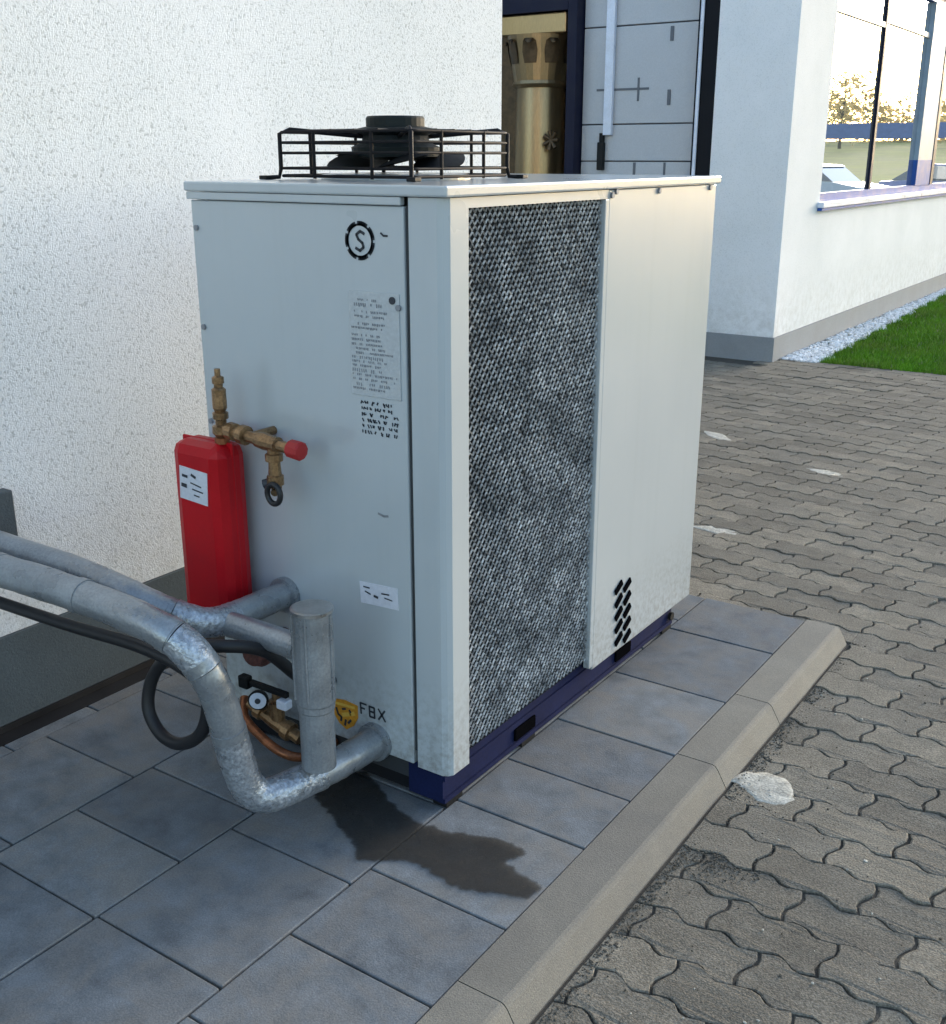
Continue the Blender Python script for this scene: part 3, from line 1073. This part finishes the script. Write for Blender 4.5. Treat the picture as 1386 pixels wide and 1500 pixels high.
# coil: dark fins behind, hairpin grille in front
fin = MB()
fin.box(X1 - 0.055, X1 - 0.040, CY0, CY1, CZ0 - 0.03, CZ1)
k = 0
y = CY0 + 0.004
while y < CY1 - 0.004:
    fin.box(X1 - 0.040, X1 - 0.026, y, y + 0.0018, CZ0 - 0.02, CZ1 - 0.001)
    y += 0.0085
fo = fin.build('coil_fins', 'fins', U)
fo['kind'] = 'stuff'
Vs, Fs, b = [], [], 0
py, pz = 0.0215, 0.0136
ny, nz = int((CY1 - CY0) / py), int((CZ1 - CZ0) / pz)
for k in range(nz + 1):
    zc = CZ0 + (k + 0.5) * (CZ1 - CZ0) / (nz + 1)
    sgn = 1 if k % 2 else -1
    for i in range(ny * 2):
        ya = CY0 + i * (CY1 - CY0) / (ny * 2)
        yb = CY0 + (i + 1) * (CY1 - CY0) / (ny * 2)
        sa = sgn * (1 if i % 2 else -1)
        za, zb = zc + sa * pz * 0.40, zc - sa * pz * 0.40
        jj = rng.normal(0, 0.0007, 4)
        wv = 0.0016
        x_o, x_i = X1 - 0.009, X1 - 0.014
        vs = [(x_i, ya, za + wv), (x_i, yb, zb + wv), (x_o + jj[0], yb, zb), (x_o + jj[1], ya, za),
              (x_o - 0.004, ya, za - wv), (x_o - 0.004, yb, zb - wv)]
        Vs += vs
        Fs += [(b, b + 1, b + 2, b + 3), (b + 3, b + 2, b + 5, b + 4)]
        b += 6
go = raw('coil_grille', Vs, Fs, 'grille', U)
go['kind'] = 'stuff'

# base frame with channel section and fork slots
bs = MB()
bs.prism([(2.065, 0.02), (2.065, 0.142), (2.83, 0.142), (2.83, 0.112), (3.52, 0.112), (3.52, 0.02)], -1.523, -1.505, 'x')
bs.box(-1.5055, -1.4985, 2.066, 3.519, 0.020, 0.034)
bs.box(-1.5055, -1.4985, 2.066, 3.519, 0.088, 0.102)
MB().box(-2.25, -1.6205, 2.085, 2.10, 0.012, 0.118).build('shade_toned_front_skirt', 'jamb', U)  # navy skirt coloured near black: the shade below the cabinet is painted in
bs.box(-1.62, -1.5235, 2.066, 2.084, 0.02, 0.1195)
bs.box(-2.25, -1.5055, 3.50, 3.519, 0.02, 0.11)
bs.box(-2.25, -2.23, 2.096, 3.498, 0.02, 0.12)
base_o = bs.build('base_frame', 'navy', U)
for y in (2.075, 2.46, 3.44):
    MB().box(-1.545, -1.500, y, y + 0.075, 0.003, 0.019).build('foot', 'black', U)
    MB().box(-2.25, -2.20, y, y + 0.075, 0.003, 0.019).build('foot', 'black', U)
for y in (2.42, 3.06):
    MB().box(-1.5045, -1.497, y, y + 0.115, 0.040, 0.080, b=0.004).build('fork_slot', 'void', U)
MB().cyl((-1.50, 3.50, 0.055), (-1.49, 3.50, 0.055), 0.016, 12).build('bolt', 'black', U)

# vent slots low on the side panel
for r_ in range(5):
    for c_ in range(2):
        yy = 2.985 + c_ * 0.062 + r_ * 0.004
        zz_ = 0.349 - r_ * 0.047 - c_ * 0.012
        v = MB().box(X1 + 0.0005, X1 + 0.006, yy - 0.027, yy + 0.027, zz_ - 0.0115, zz_ + 0.0115, rot=Matrix.Rotation(R(28 + (r_ * 7) % 9), 3, 'X'), b=0.0025)
        v.build('vent_slot', 'void', U)
# screws
for (y, z) in ((2.835, 1.575), (2.86, 1.585), (3.14, 1.580), (3.53, 1.580)):
    MB().cyl((X1 + 0.0005, y, z), (X1 + 0.007, y, z), 0.0085, 10).build('screw', 'ink_soft', U)
for (x, z) in ((-2.268, 1.50), (-2.268, 1.24), (-2.268, 0.98), (-1.60, 1.34)):
    MB().cyl((x, Y0 - 0.006, z), (x, Y0 - 0.0005, z), 0.0075, 10).build('screw', 'ink_soft', U)

# ---- printed marks on the front panel
YP = Y0 - 0.0012


def strip(mb, pts, wd_):
    """flat painted stroke in the panel plane"""
    for (a, b) in zip(pts, pts[1:]):
        a, b = Vector(a), Vector(b)
        d_ = (b - a).normalized()
        nrm = Vector((-d_.y, d_.x)) * wd_ / 2
        q = [a - nrm - d_ * wd_ * 0.2, b - nrm + d_ * wd_ * 0.2, b + nrm + d_ * wd_ * 0.2, a + nrm - d_ * wd_ * 0.2]
        mb.add([(p.x, YP, p.y) for p in q], [(0, 1, 2, 3)])


lg = MB()
cx, cz = -1.713, 1.489
for k in range(7):                                     # ring broken by small notches
    a0 = 2 * PI * k / 7 + 0.12
    strip(lg, [(cx + 0.040 * math.cos(a0 + t * 0.66 / 5), cz + 0.040 * math.sin(a0 + t * 0.66 / 5)) for t in range(6)], 0.011)
for k in range(24):
    a0 = 2 * PI * k / 24
    strip(lg, [(cx + 0.0375 * math.cos(a0), cz + 0.0375 * math.sin(a0)), (cx + 0.0375 * math.cos(a0 + 0.27), cz + 0.0375 * math.sin(a0 + 0.27))], 0.005)
strip(lg, [(cx + 0.014 - 0.0 , cz + 0.016), (cx + 0.002, cz + 0.022), (cx - 0.010, cz + 0.014), (cx - 0.004, cz + 0.003), (cx + 0.008, cz - 0.005), (cx + 0.011, cz - 0.015), (cx, cz - 0.023), (cx - 0.013, cz - 0.017)], 0.007)
strip(lg, [(cx + 0.064, cz + 0.020), (cx + 0.072, cz + 0.014), (cx + 0.084, cz + 0.014)], 0.005)
lg.build('round_emblem', 'ink', U)
dp = MB().box(-1.752, -1.598, Y0 - 0.003, Y0 - 0.0003, 1.118, 1.372, b=0.001).build('data_plate', 'plate', U)
YP = Y0 - 0.0042
tx = MB()
rr = random.Random(3)
z = 1.354
while z > 1.13:
    big_ = rr.random() < 0.18
    x = -1.744 + rr.choice((0, 0, 0.012))
    end = rr.uniform(-1.66, -1.606)
    while x < end:
        if rr.random() < 0.84:
            hh = rr.uniform(0.003, 0.0055) * (1.5 if big_ else 1)
            strip(tx, [(x, z), (x + rr.choice((-0.0008, 0.0, 0.0012)), z - hh)], rr.uniform(0.0022, 0.0034))
        else:
            x += 0.004
        x += 0.0052 * (1.3 if big_ else 1)
    z -= rr.choice((0.0105, 0.0115, 0.0175))
tx.build('print', 'ink_soft', dp)
dot = MB().cyl((-1.617, Y0 - 0.006, 1.356), (-1.617, Y0 - 0.0035, 1.356), 0.009, 12).build('rivet', 'ink', dp)
YP = Y0 - 0.0012
t2 = MB()
z = 1.104
while z > 1.018:
    x = -1.722
    while x < -1.607:
        if rr.random() < 0.8:
            hh = rr.uniform(0.005, 0.009)
            strip(t2, [(x, z), (x + rr.choice((-0.003, 0.0, 0.004)), z - hh)], rr.uniform(0.003, 0.0048))
            if rr.random() < 0.4:
                strip(t2, [(x, z - hh * rr.random()), (x + 0.005, z - hh * rr.random())], 0.003)
        x += rr.choice((0.008, 0.008, 0.009, 0.017))
    z -= 0.0148
t2.build('printed_text', 'ink', U)
YP = Y0 - 0.0012
t3 = MB()
strip(t3, [(-1.68, 0.818), (-1.662, 0.813), (-1.648, 0.816)], 0.006)
t3.build('printed_mark', 'ink_soft', U)
st = MB().box(-1.748, -1.622, Y0 - 0.002, Y0 - 0.0002, 0.562, 0.622, rot=Matrix.Rotation(R(-3), 3, 'Y')).build('label_sticker', 'sticker', U)
YP = Y0 - 0.0034
t4 = MB()
for (a, b_, w_) in (((-1.735, 0.607), (-1.715, 0.607), .004), ((-1.70, 0.588), (-1.688, 0.586), .007), ((-1.675, 0.60), (-1.65, 0.602), .004), ((-1.665, 0.59), (-1.64, 0.588), .003), ((-1.73, 0.595), (-1.712, 0.59), .004)):
    strip(t4, [a, b_], w_)
t4.build('print', 'ink', st)
# shield badge and letters
sx, sz = -1.818, 0.207
shd = [(-0.043, 0.036), (0.0, 0.043), (0.046, 0.038), (0.046, 0.0), (0.030, -0.028), (0.004, -0.047), (-0.022, -0.034), (-0.040, -0.010)]
sh = MB().prism([(sx + a, sz + b_) for a, b_ in shd], Y0 - 0.003, Y0 - 0.0003, 'y').build('shield_badge', 'orange', U)
s2 = MB()
YP = Y0 - 0.0038
strip(s2, [(sx - 0.034, sz + 0.026), (sx + 0.036, sz + 0.030)], 0.008)
strip(s2, [(sx - 0.008, sz - 0.004), (sx + 0.02, sz + 0.006), (sx + 0.034, sz + 0.012)], 0.012)
s2.build('gold_band', 'yellow', sh)
s3 = MB()
YP = Y0 - 0.0042
for p in ([(-0.03, 0.012), (-0.024, -0.006), (-0.012, -0.012), (-0.014, -0.024)], [(-0.008, 0.014), (0.004, 0.018)], [(0.004, -0.016), (0.0, -0.034)], [(0.018, 0.018), (0.022, 0.012)], [(0.022, -0.012), (0.012, -0.024)]):
    strip(s3, [(sx + a, sz + b_) for a, b_ in p], 0.007)
s3.build('dark_figure', 'ink', sh)
YP = Y0 - 0.0012
s4 = MB()
for L_ in ([[(0, 0.04), (0.002, 0.0)], [(0, 0.04), (0.020, 0.040)], [(0.001, 0.022), (0.014, 0.022)]],
           [[(0.030, 0.038), (0.046, 0.038)], [(0.030, 0.038), (0.031, 0.0)], [(0.031, 0.02), (0.045, 0.02)], [(0.046, 0.038), (0.047, 0.0)], [(0.031, 0.0), (0.047, 0.0)]],
           [[(0.060, 0.040), (0.082, 0.0)], [(0.081, 0.040), (0.060, 0.0)]]):
    for s_ in L_:
        strip(s4, [(-1.762 + a * 1.05, 0.226 + b_ * 0.8) for a, b_ in s_], 0.006)
s4.build('badge_letters', 'ink', U)

# ---- roof fan: wire guard, motor, blades
fx, fy, fz = -2.0, 2.55, 1.617
FR = 0.32
ringm = MB().prof((fx, fy, fz), (0, 0, 1), [(0.0005, 0.212), (0.012, 0.212), (0.014, 0.2), (0.0145, 0.198)], 40).build('fan_ring', 'unit', U)
HA = 0.23


def sq(h_, z, r=0.025, n=4):
    pts = []
    for k, (sx_, sy_) in enumerate(((1, 1), (-1, 1), (-1, -1), (1, -1))):
        for i in range(n + 1):
            a = PI / 2 * (k + i / n)
            pts.append((fx + sx_ * (h_ - r) + r * math.cos(a), fy + sy_ * (h_ - r) + r * math.sin(a), z))
    return pts


guard = MB().tube(sq(HA, fz + 0.010), 0.0045, 8, closed=True).build('fan_guard', 'wire', U)
for z in (0.030, 0.070, 0.097, 0.124):
    MB().tube(sq(HA, fz + z), 0.0040, 8, closed=True).build('rail', 'wire', guard)
for h_ in (0.165, 0.105):
    MB().tube(sq(h_, fz + 0.128), 0.0042, 8, closed=True).build('rail', 'wire', guard)
for (sx_, sy_) in ((1, 1), (-1, 1), (-1, -1), (1, -1)):
    q_ = 0.7072 * 0.025 - 0.025
    cxx, cyy = fx + sx_ * (HA + q_ + 0.004), fy + sy_ * (HA + q_ + 0.004)
    MB().tube([(cxx + sx_ * 0.03, cyy + sy_ * 0.03, fz + 0.005), (cxx + sx_ * 0.004, cyy + sy_ * 0.004, fz + 0.007), (cxx, cyy, fz + 0.03), (cxx, cyy, fz + 0.12),
               (cxx - sx_ * 0.02, cyy - sy_ * 0.02, fz + 0.131), (fx + sx_ * 0.05, fy + sy_ * 0.05, fz + 0.112)], 0.0062, 8).build('stay', 'wire', guard)
    MB().box(cxx + sx_ * 0.03 - 0.014, cxx + sx_ * 0.03 + 0.014, cyy + sy_ * 0.03 - 0.014, cyy + sy_ * 0.03 + 0.014, fz + 0.0005, fz + 0.011, b=0.002).build('clamp', 'black', guard)
for sgn in (-1, 1):
    for t in (-0.10, 0.10):
        MB().cyl((fx + t, fy + sgn * HA, fz + 0.0035), (fx + t, fy + sgn * HA, fz + 0.126), 0.0048, 8).build('upright', 'wire', guard)
        MB().cyl((fx + sgn * HA, fy + t, fz + 0.0035), (fx + sgn * HA, fy + t, fz + 0.126), 0.0048, 8).build('upright', 'wire', guard)
    for t in (-0.12, -0.04, 0.04, 0.12):
        MB().tube([(fx + t, fy + sgn * HA, fz + 0.127), (fx + t * 0.7, fy + sgn * 0.08, fz + 0.127)], 0.0036, 8).build('top_wire', 'wire', guard)
        MB().tube([(fx + sgn * HA, fy + t, fz + 0.127), (fx + sgn * 0.08, fy + t * 0.7, fz + 0.127)], 0.0036, 8).build('top_wire', 'wire', guard)
MB().prof((fx, fy, fz + 0.05), (0, 0, 1), [(0, 0.06), (0.01, 0.12), (0.035, 0.125), (0.05, 0.095), (0.066, 0.092), (0.078, 0.11), (0.084, 0.11), (0.09, 0.082), (0.112, 0.082), (0.117, 0.078)], 28).build('fan_motor', 'motor', U)
for k in range(5):
    a = 2 * PI * (k + 0.1) / 5
    vs = []
    for i in range(5):
        r = 0.07 + 0.125 * i / 4
        for s in (-1, -0.33, 0.33, 1):
            wd_ = 0.05 + 0.04 * i / 4
            aa = a + s * wd_ / r * 0.75 + i * 0.09
            vs.append((fx + r * math.cos(aa), fy + r * math.sin(aa), fz + 0.052 + s * 0.024 * (1 - i * 0.08)))
    nv = len(vs)
    fs = []
    for i in range(4):
        for s in range(3):
            q = (i * 4 + s, i * 4 + s + 1, i * 4 + s + 5, i * 4 + s + 4)
            fs += [q, tuple(j + nv for j in q[::-1])]
    MB().add(vs + [(x, y, z - 0.004) for x, y, z in vs], fs, True).build('fan_blade', 'black', U)

# ------------------------------------------------------------------ expansion vessel
VX0, VX1, VY0, VY1, VZ0, VZ1 = -2.290, -2.104, 1.90, 2.012, 0.425, 0.955
V_ = thing('expansion_vessel', (-2.207, 1.96, VZ0), 'flat red expansion vessel with white sticker, left of the cabinet front', 'tank')
MB().box(VX0, VX1, VY0, VY1, VZ0, VZ1, b=0.034).build('shell', 'red', V_)
MB().box(VX0 - 0.002, VX1 + 0.002, (VY0 + VY1) / 2 - 0.004, (VY0 + VY1) / 2 + 0.004, VZ0 - 0.002, VZ1 + 0.002, b=0.0035).build('weld_rim', 'red', V_)
stk = MB().box(-2.254, -2.148, VY0 - 0.0022, VY0 - 0.0003, 0.792, 0.884, rot=Matrix.Rotation(R(4), 3, 'Y')).build('sticker', 'sticker', V_)
YP = VY0 - 0.0034
q = MB()
for (a, b_, w_) in (((-2.240, 0.862), (-2.222, 0.860), .008), ((-2.205, 0.868), (-2.19, 0.862), .008), ((-2.245, 0.835), (-2.228, 0.833), .011), ((-2.21, 0.845), (-2.17, 0.838), .004), ((-2.205, 0.828), (-2.165, 0.823), .004), ((-2.2, 0.812), (-2.18, 0.810), .004)):
    strip(q, [a, b_], w_)
q.build('print', 'ink', stk)
MB().cyl((-2.140, 1.956, VZ1 - 0.002), (-2.140, 1.956, VZ1 + 0.014), 0.02, 14).build('nozzle', 'copper', V_)
MB().box(-2.25, -2.16, VY1 + 0.0005, Y0 - 0.0005, 0.60, 0.66).build('bracket', 'steel', V_)

# ------------------------------------------------------------------ brass manifold above the vessel
mx, my = -2.140, 1.956
BM = thing('brass_manifold', (mx, my, 0.970), 'brass valve manifold with air vent and red cap, above the red vessel', 'valve')
MB().prof((mx, my, 0.970), (0, 0, 1), [(0, 0.014), (0.010, 0.024), (0.030, 0.024), (0.034, 0.015), (0.048, 0.015), (0.050, 0.021), (0.066, 0.021), (0.068, 0.014), (0.078, 0.019), (0.128, 0.019), (0.134, 0.012),
                                  (0.142, 0.012), (0.144, 0.016), (0.160, 0.016), (0.164, 0.008), (0.182, 0.008)], 12).build('air_vent', 'brass', BM)
MB().prof((mx, my, 0.993), (1, -0.05, -0.06), [(0.0, 0.016), (0.03, 0.016), (0.032, 0.024), (0.055, 0.024), (0.057, 0.017), (0.075, 0.017), (0.077, 0.026), (0.098, 0.026), (0.100, 0.016), (0.14, 0.016), (0.142, 0.021),
                                     (0.165, 0.023), (0.19, 0.021), (0.215, 0.021), (0.217, 0.015), (0.255, 0.015)], 12).build('pipe', 'brass', BM)
ex, ey, ez = mx + 0.255, my - 0.012, 0.979
rc = MB().prof((ex, ey, ez), (1, -0.05, -0.06), [(0.0, 0.018), (0.006, 0.024), (0.040, 0.025), (0.045, 0.021), (0.047, 0.010)], 10).build('red_cap', 'redcap', BM)
dx = mx + 0.198
MB().prof((dx, my - 0.01, 0.985), (0, 0, -1), [(0.0, 0.017), (0.028, 0.017), (0.030, 0.023), (0.048, 0.023), (0.050, 0.015), (0.085, 0.017), (0.088, 0.022), (0.112, 0.022), (0.114, 0.012), (0.13, 0.012)], 12).build('drain_valve', 'brass', BM)
MB().tube([(dx + 0.016 + 0.023 * math.cos(2 * PI * i / 20), my - 0.035, 0.856 + 0.026 * math.sin(2 * PI * i / 20)) for i in range(20)], 0.0075, 8, closed=True).build('black_ring', 'rubber', BM)
MB().cyl((dx + 0.008, my - 0.008, 0.868), (dx + 0.016, my - 0.034, 0.858), 0.010, 10).build('stem', 'brass', BM)
MB().cyl((dx - 0.02, my - 0.01, 0.875), (dx - 0.034, my - 0.02, 0.87), 0.013, 10).build('lever', 'ink', BM)
MB().cyl((mx + 0.11, my - 0.006, 0.986), (mx + 0.11, Y0 - 0.0005, 0.986), 0.012, 10).build('stub', 'brass', BM)
MB().cyl((mx, my, 0.955), (mx, my, 0.971), 0.012, 10).build('tail', 'copper', BM)

# ------------------------------------------------------------------ insulated pipes
P1 = [(-1.71, 2.039, 0.158), (-1.713, 1.95, 0.158), (-1.722, 1.86, 0.158), (-1.742, 1.77, 0.154), (-1.774, 1.685, 0.150), (-1.800, 1.650, 0.180), (-1.806, 1.630, 0.245),
      (-1.807, 1.608, 0.34), (-1.810, 1.588, 0.44), (-1.824, 1.568, 0.520), (-1.870, 1.545, 0.592), (-1.950, 1.522, 0.632), (-2.100, 1.50, 0.659), (-2.303, 1.48, 0.674), (-2.46, 1.47, 0.676), (-2.70, 1.462, 0.677), (-2.874, 1.46, 0.677)]
p1 = spline(P1, 6)
pa = thing('insulated_pipe', (-1.757, 1.645, 0.0), 'grey foil wrapped pipe, nearer one, curving down to the lower right inlet', 'pipe', 'insulated pipes')
mid = len(p1)
i0, i1 = 12, 34
rad = 0.0425


def wrapped(path, r, seed):
    q = random.Random(seed)
    return [r * (1 + q.uniform(-0.025, 0.025)) for _ in path]


MB().tube(p1[:15], wrapped(p1[:15], rad, 1), 20).build('jacket', 'foil', pa)
MB().tube(p1[14:44], wrapped(p1[14:44], rad * 1.03, 2), 20).build('foil_elbow', 'crinkle', pa)
MB().tube(p1[43:56], wrapped(p1[43:56], rad, 3), 20).build('jacket', 'foil', pa)
MB().tube(p1[55:63], wrapped(p1[55:63], rad * 1.03, 5), 20).build('foil_bend', 'crinkle', pa)
MB().tube(p1[62:], wrapped(p1[62:], rad, 4), 20).build('jacket', 'foil', pa)
for k in (43, 56, 63, 74, 84):
    d_ = (p1[k + 1] - p1[k - 1]).normalized() * 0.012
    MB().tube([p1[k] - d_, p1[k] + d_], rad * 1.05, 20).build('tape_band', 'foil', pa)
MB().tube([(-1.71, 2.0395, 0.158), (-1.71, 2.022, 0.158)], 0.054, 20).build('collar', 'foil', pa)

P2 = [(-2.016, 2.039, 0.521), (-2.016, 1.95, 0.523), (-2.016, 1.85, 0.525), (-2.015, 1.785, 0.530), (-2.035, 1.735, 0.542), (-2.095, 1.69, 0.572), (-2.216, 1.65, 0.615), (-2.39, 1.62, 0.650), (-2.661, 1.60, 0.664), (-2.874, 1.595, 0.668)]
p2 = spline(P2, 6)
pb = thing('insulated_pipe', (-2.016, 1.785, 0.0), 'grey foil wrapped pipe, farther one, running below the red vessel to the upper inlet', 'pipe', 'insulated pipes')
rb = 0.038
MB().tube(p2[:14], wrapped(p2[:14], rb, 6), 20).build('jacket', 'foil', pb)
MB().tube(p2[13:30], wrapped(p2[13:30], rb * 1.06, 7), 20).build('foil_elbow', 'crinkle', pb)
MB().tube(p2[29:], wrapped(p2[29:], rb, 8), 20).build('jacket', 'foil', pb)
MB().tube([(-2.016, 2.0395, 0.521), (-2.016, 2.02, 0.521)], 0.050, 20).build('collar', 'foil', pb)
MB().tube([(-1.995, 1.80, 0.523), (-1.90, 1.80, 0.522), (-1.745, 1.80, 0.520)], 0.034, 18).build('branch', 'foil', pb)

bv = thing('bypass_pipe', (-1.70, 1.80, 0.19), 'upright grey wrapped bypass pipe linking the two insulated pipes', 'pipe')
MB().prof((-1.70, 1.80, 0.205), (0, 0, 1), [(0, 0.044), (0.16, 0.044), (0.165, 0.047), (0.18, 0.047), (0.185, 0.050), (0.425, 0.050)], 22).build('jacket', 'foil', bv)
MB().prof((-1.70, 1.80, 0.631), (0, 0, 1), [(0, 0.053), (0.008, 0.053), (0.010, 0.046)], 22).build('cap', 'steel', bv)
for a in (-2.2, -1.2, 0.2):
    MB().cyl((-1.70 + 0.0505 * math.cos(a), 1.80 + 0.0505 * math.sin(a), 0.40), (-1.70 + 0.0505 * math.cos(a), 1.80 + 0.0505 * math.sin(a), 0.628), 0.004, 6).build('foil_seam', 'foil', bv)

rf = MB().prof((-2.03, 2.039, 0.385), (0.12, -1, 0.06), [(0.0, 0.030), (0.10, 0.030), (0.102, 0.044), (0.125, 0.044), (0.128, 0.034), (0.150, 0.034), (0.154, 0.02)], 18).build('rusty_stub', 'rust', org=(-2.03, 2.039, 0.385))
tag(rf, 'dark rusty capped stub below the farther insulated pipe', 'pipe stub')

# brass filling valve with gauge, near the ground
FV = thing('filling_valve', (-2.0, 1.95, 0.12), 'brass filling valve with white gauge and black lever, behind the pipe bend', 'valve')
MB().prof((-2.10, 1.95, 0.195), (1, 0, -0.28), [(0, 0.016), (0.03, 0.016), (0.032, 0.025), (0.055, 0.025), (0.057, 0.018), (0.10, 0.022), (0.14, 0.022), (0.142, 0.028), (0.165, 0.028), (0.167, 0.018), (0.2, 0.018)], 12).build('body', 'brass', FV)
MB().prof((-1.99, 1.95, 0.18), (0, 0, 1), [(0, 0.02), (0.03, 0.02), (0.032, 0.026), (0.055, 0.026), (0.058, 0.014), (0.085, 0.014)], 12).build('bonnet', 'brass', FV)
MB().box(-2.07, -1.93, 1.925, 1.94, 0.268, 0.285, b=0.003).build('lever', 'black', FV)
MB().box(-2.11, -2.075, 1.92, 1.945, 0.255, 0.292, b=0.004).build('lever_grip', 'black', FV)
gg = MB().prof((-2.045, 1.935, 0.232), (0.55, -0.82, 0.1), [(0, 0.027), (0.014, 0.029), (0.016, 0.026)], 20).build('gauge', 'black', FV)
MB().prof((-2.045 + 0.0093, 1.935 - 0.0139, 0.2337), (0.55, -0.82, 0.1), [(0, 0.024), (0.0012, 0.024)], 20).build('dial', 'sill', gg)
MB().prof((-2.045 + 0.0107, 1.935 - 0.016, 0.2339), (0.55, -0.82, 0.1), [(0, 0.008), (0.002, 0.008)], 12).build('hub', 'ink', gg)
MB().box(-1.96, -1.925, 1.915, 1.945, 0.235, 0.262, b=0.004).build('cap', 'sill', FV)
MB().tube(spline([(-2.13, 1.96, 0.20), (-2.09, 1.92, 0.165), (-2.0, 1.90, 0.135), (-1.93, 1.90, 0.115), (-1.89, 1.93, 0.10), (-1.88, 2.0, 0.09), (-1.88, 2.06, 0.09)], 5), 0.013, 10).build('copper_tail', 'copper', FV)

# black hose: runs under the nearer pipe and hangs in a loop
hp = spline([(-2.872, 1.54, 0.52), (-2.672, 1.545, 0.524), (-2.31, 1.55, 0.530), (-2.08, 1.57, 0.528), (-1.945, 1.59, 0.500), (-1.878, 1.60, 0.455), (-1.872, 1.60, 0.395), (-1.908, 1.60, 0.318), (-1.985, 1.60, 0.268),
             (-2.06, 1.605, 0.268), (-2.115, 1.615, 0.318), (-2.112, 1.63, 0.395), (-2.065, 1.64, 0.462), (-1.985, 1.65, 0.512), (-1.90, 1.68, 0.53), (-1.85, 1.78, 0.49), (-1.85, 1.92, 0.35), (-1.86, 2.035, 0.30)], 8)
ho = MB().tube(hp, 0.0165, 12).build('black_hose', 'rubber', org=(-2.0, 1.6, 0.26))
tag(ho, 'black rubber hose hanging in a loop below the insulated pipes', 'hose')
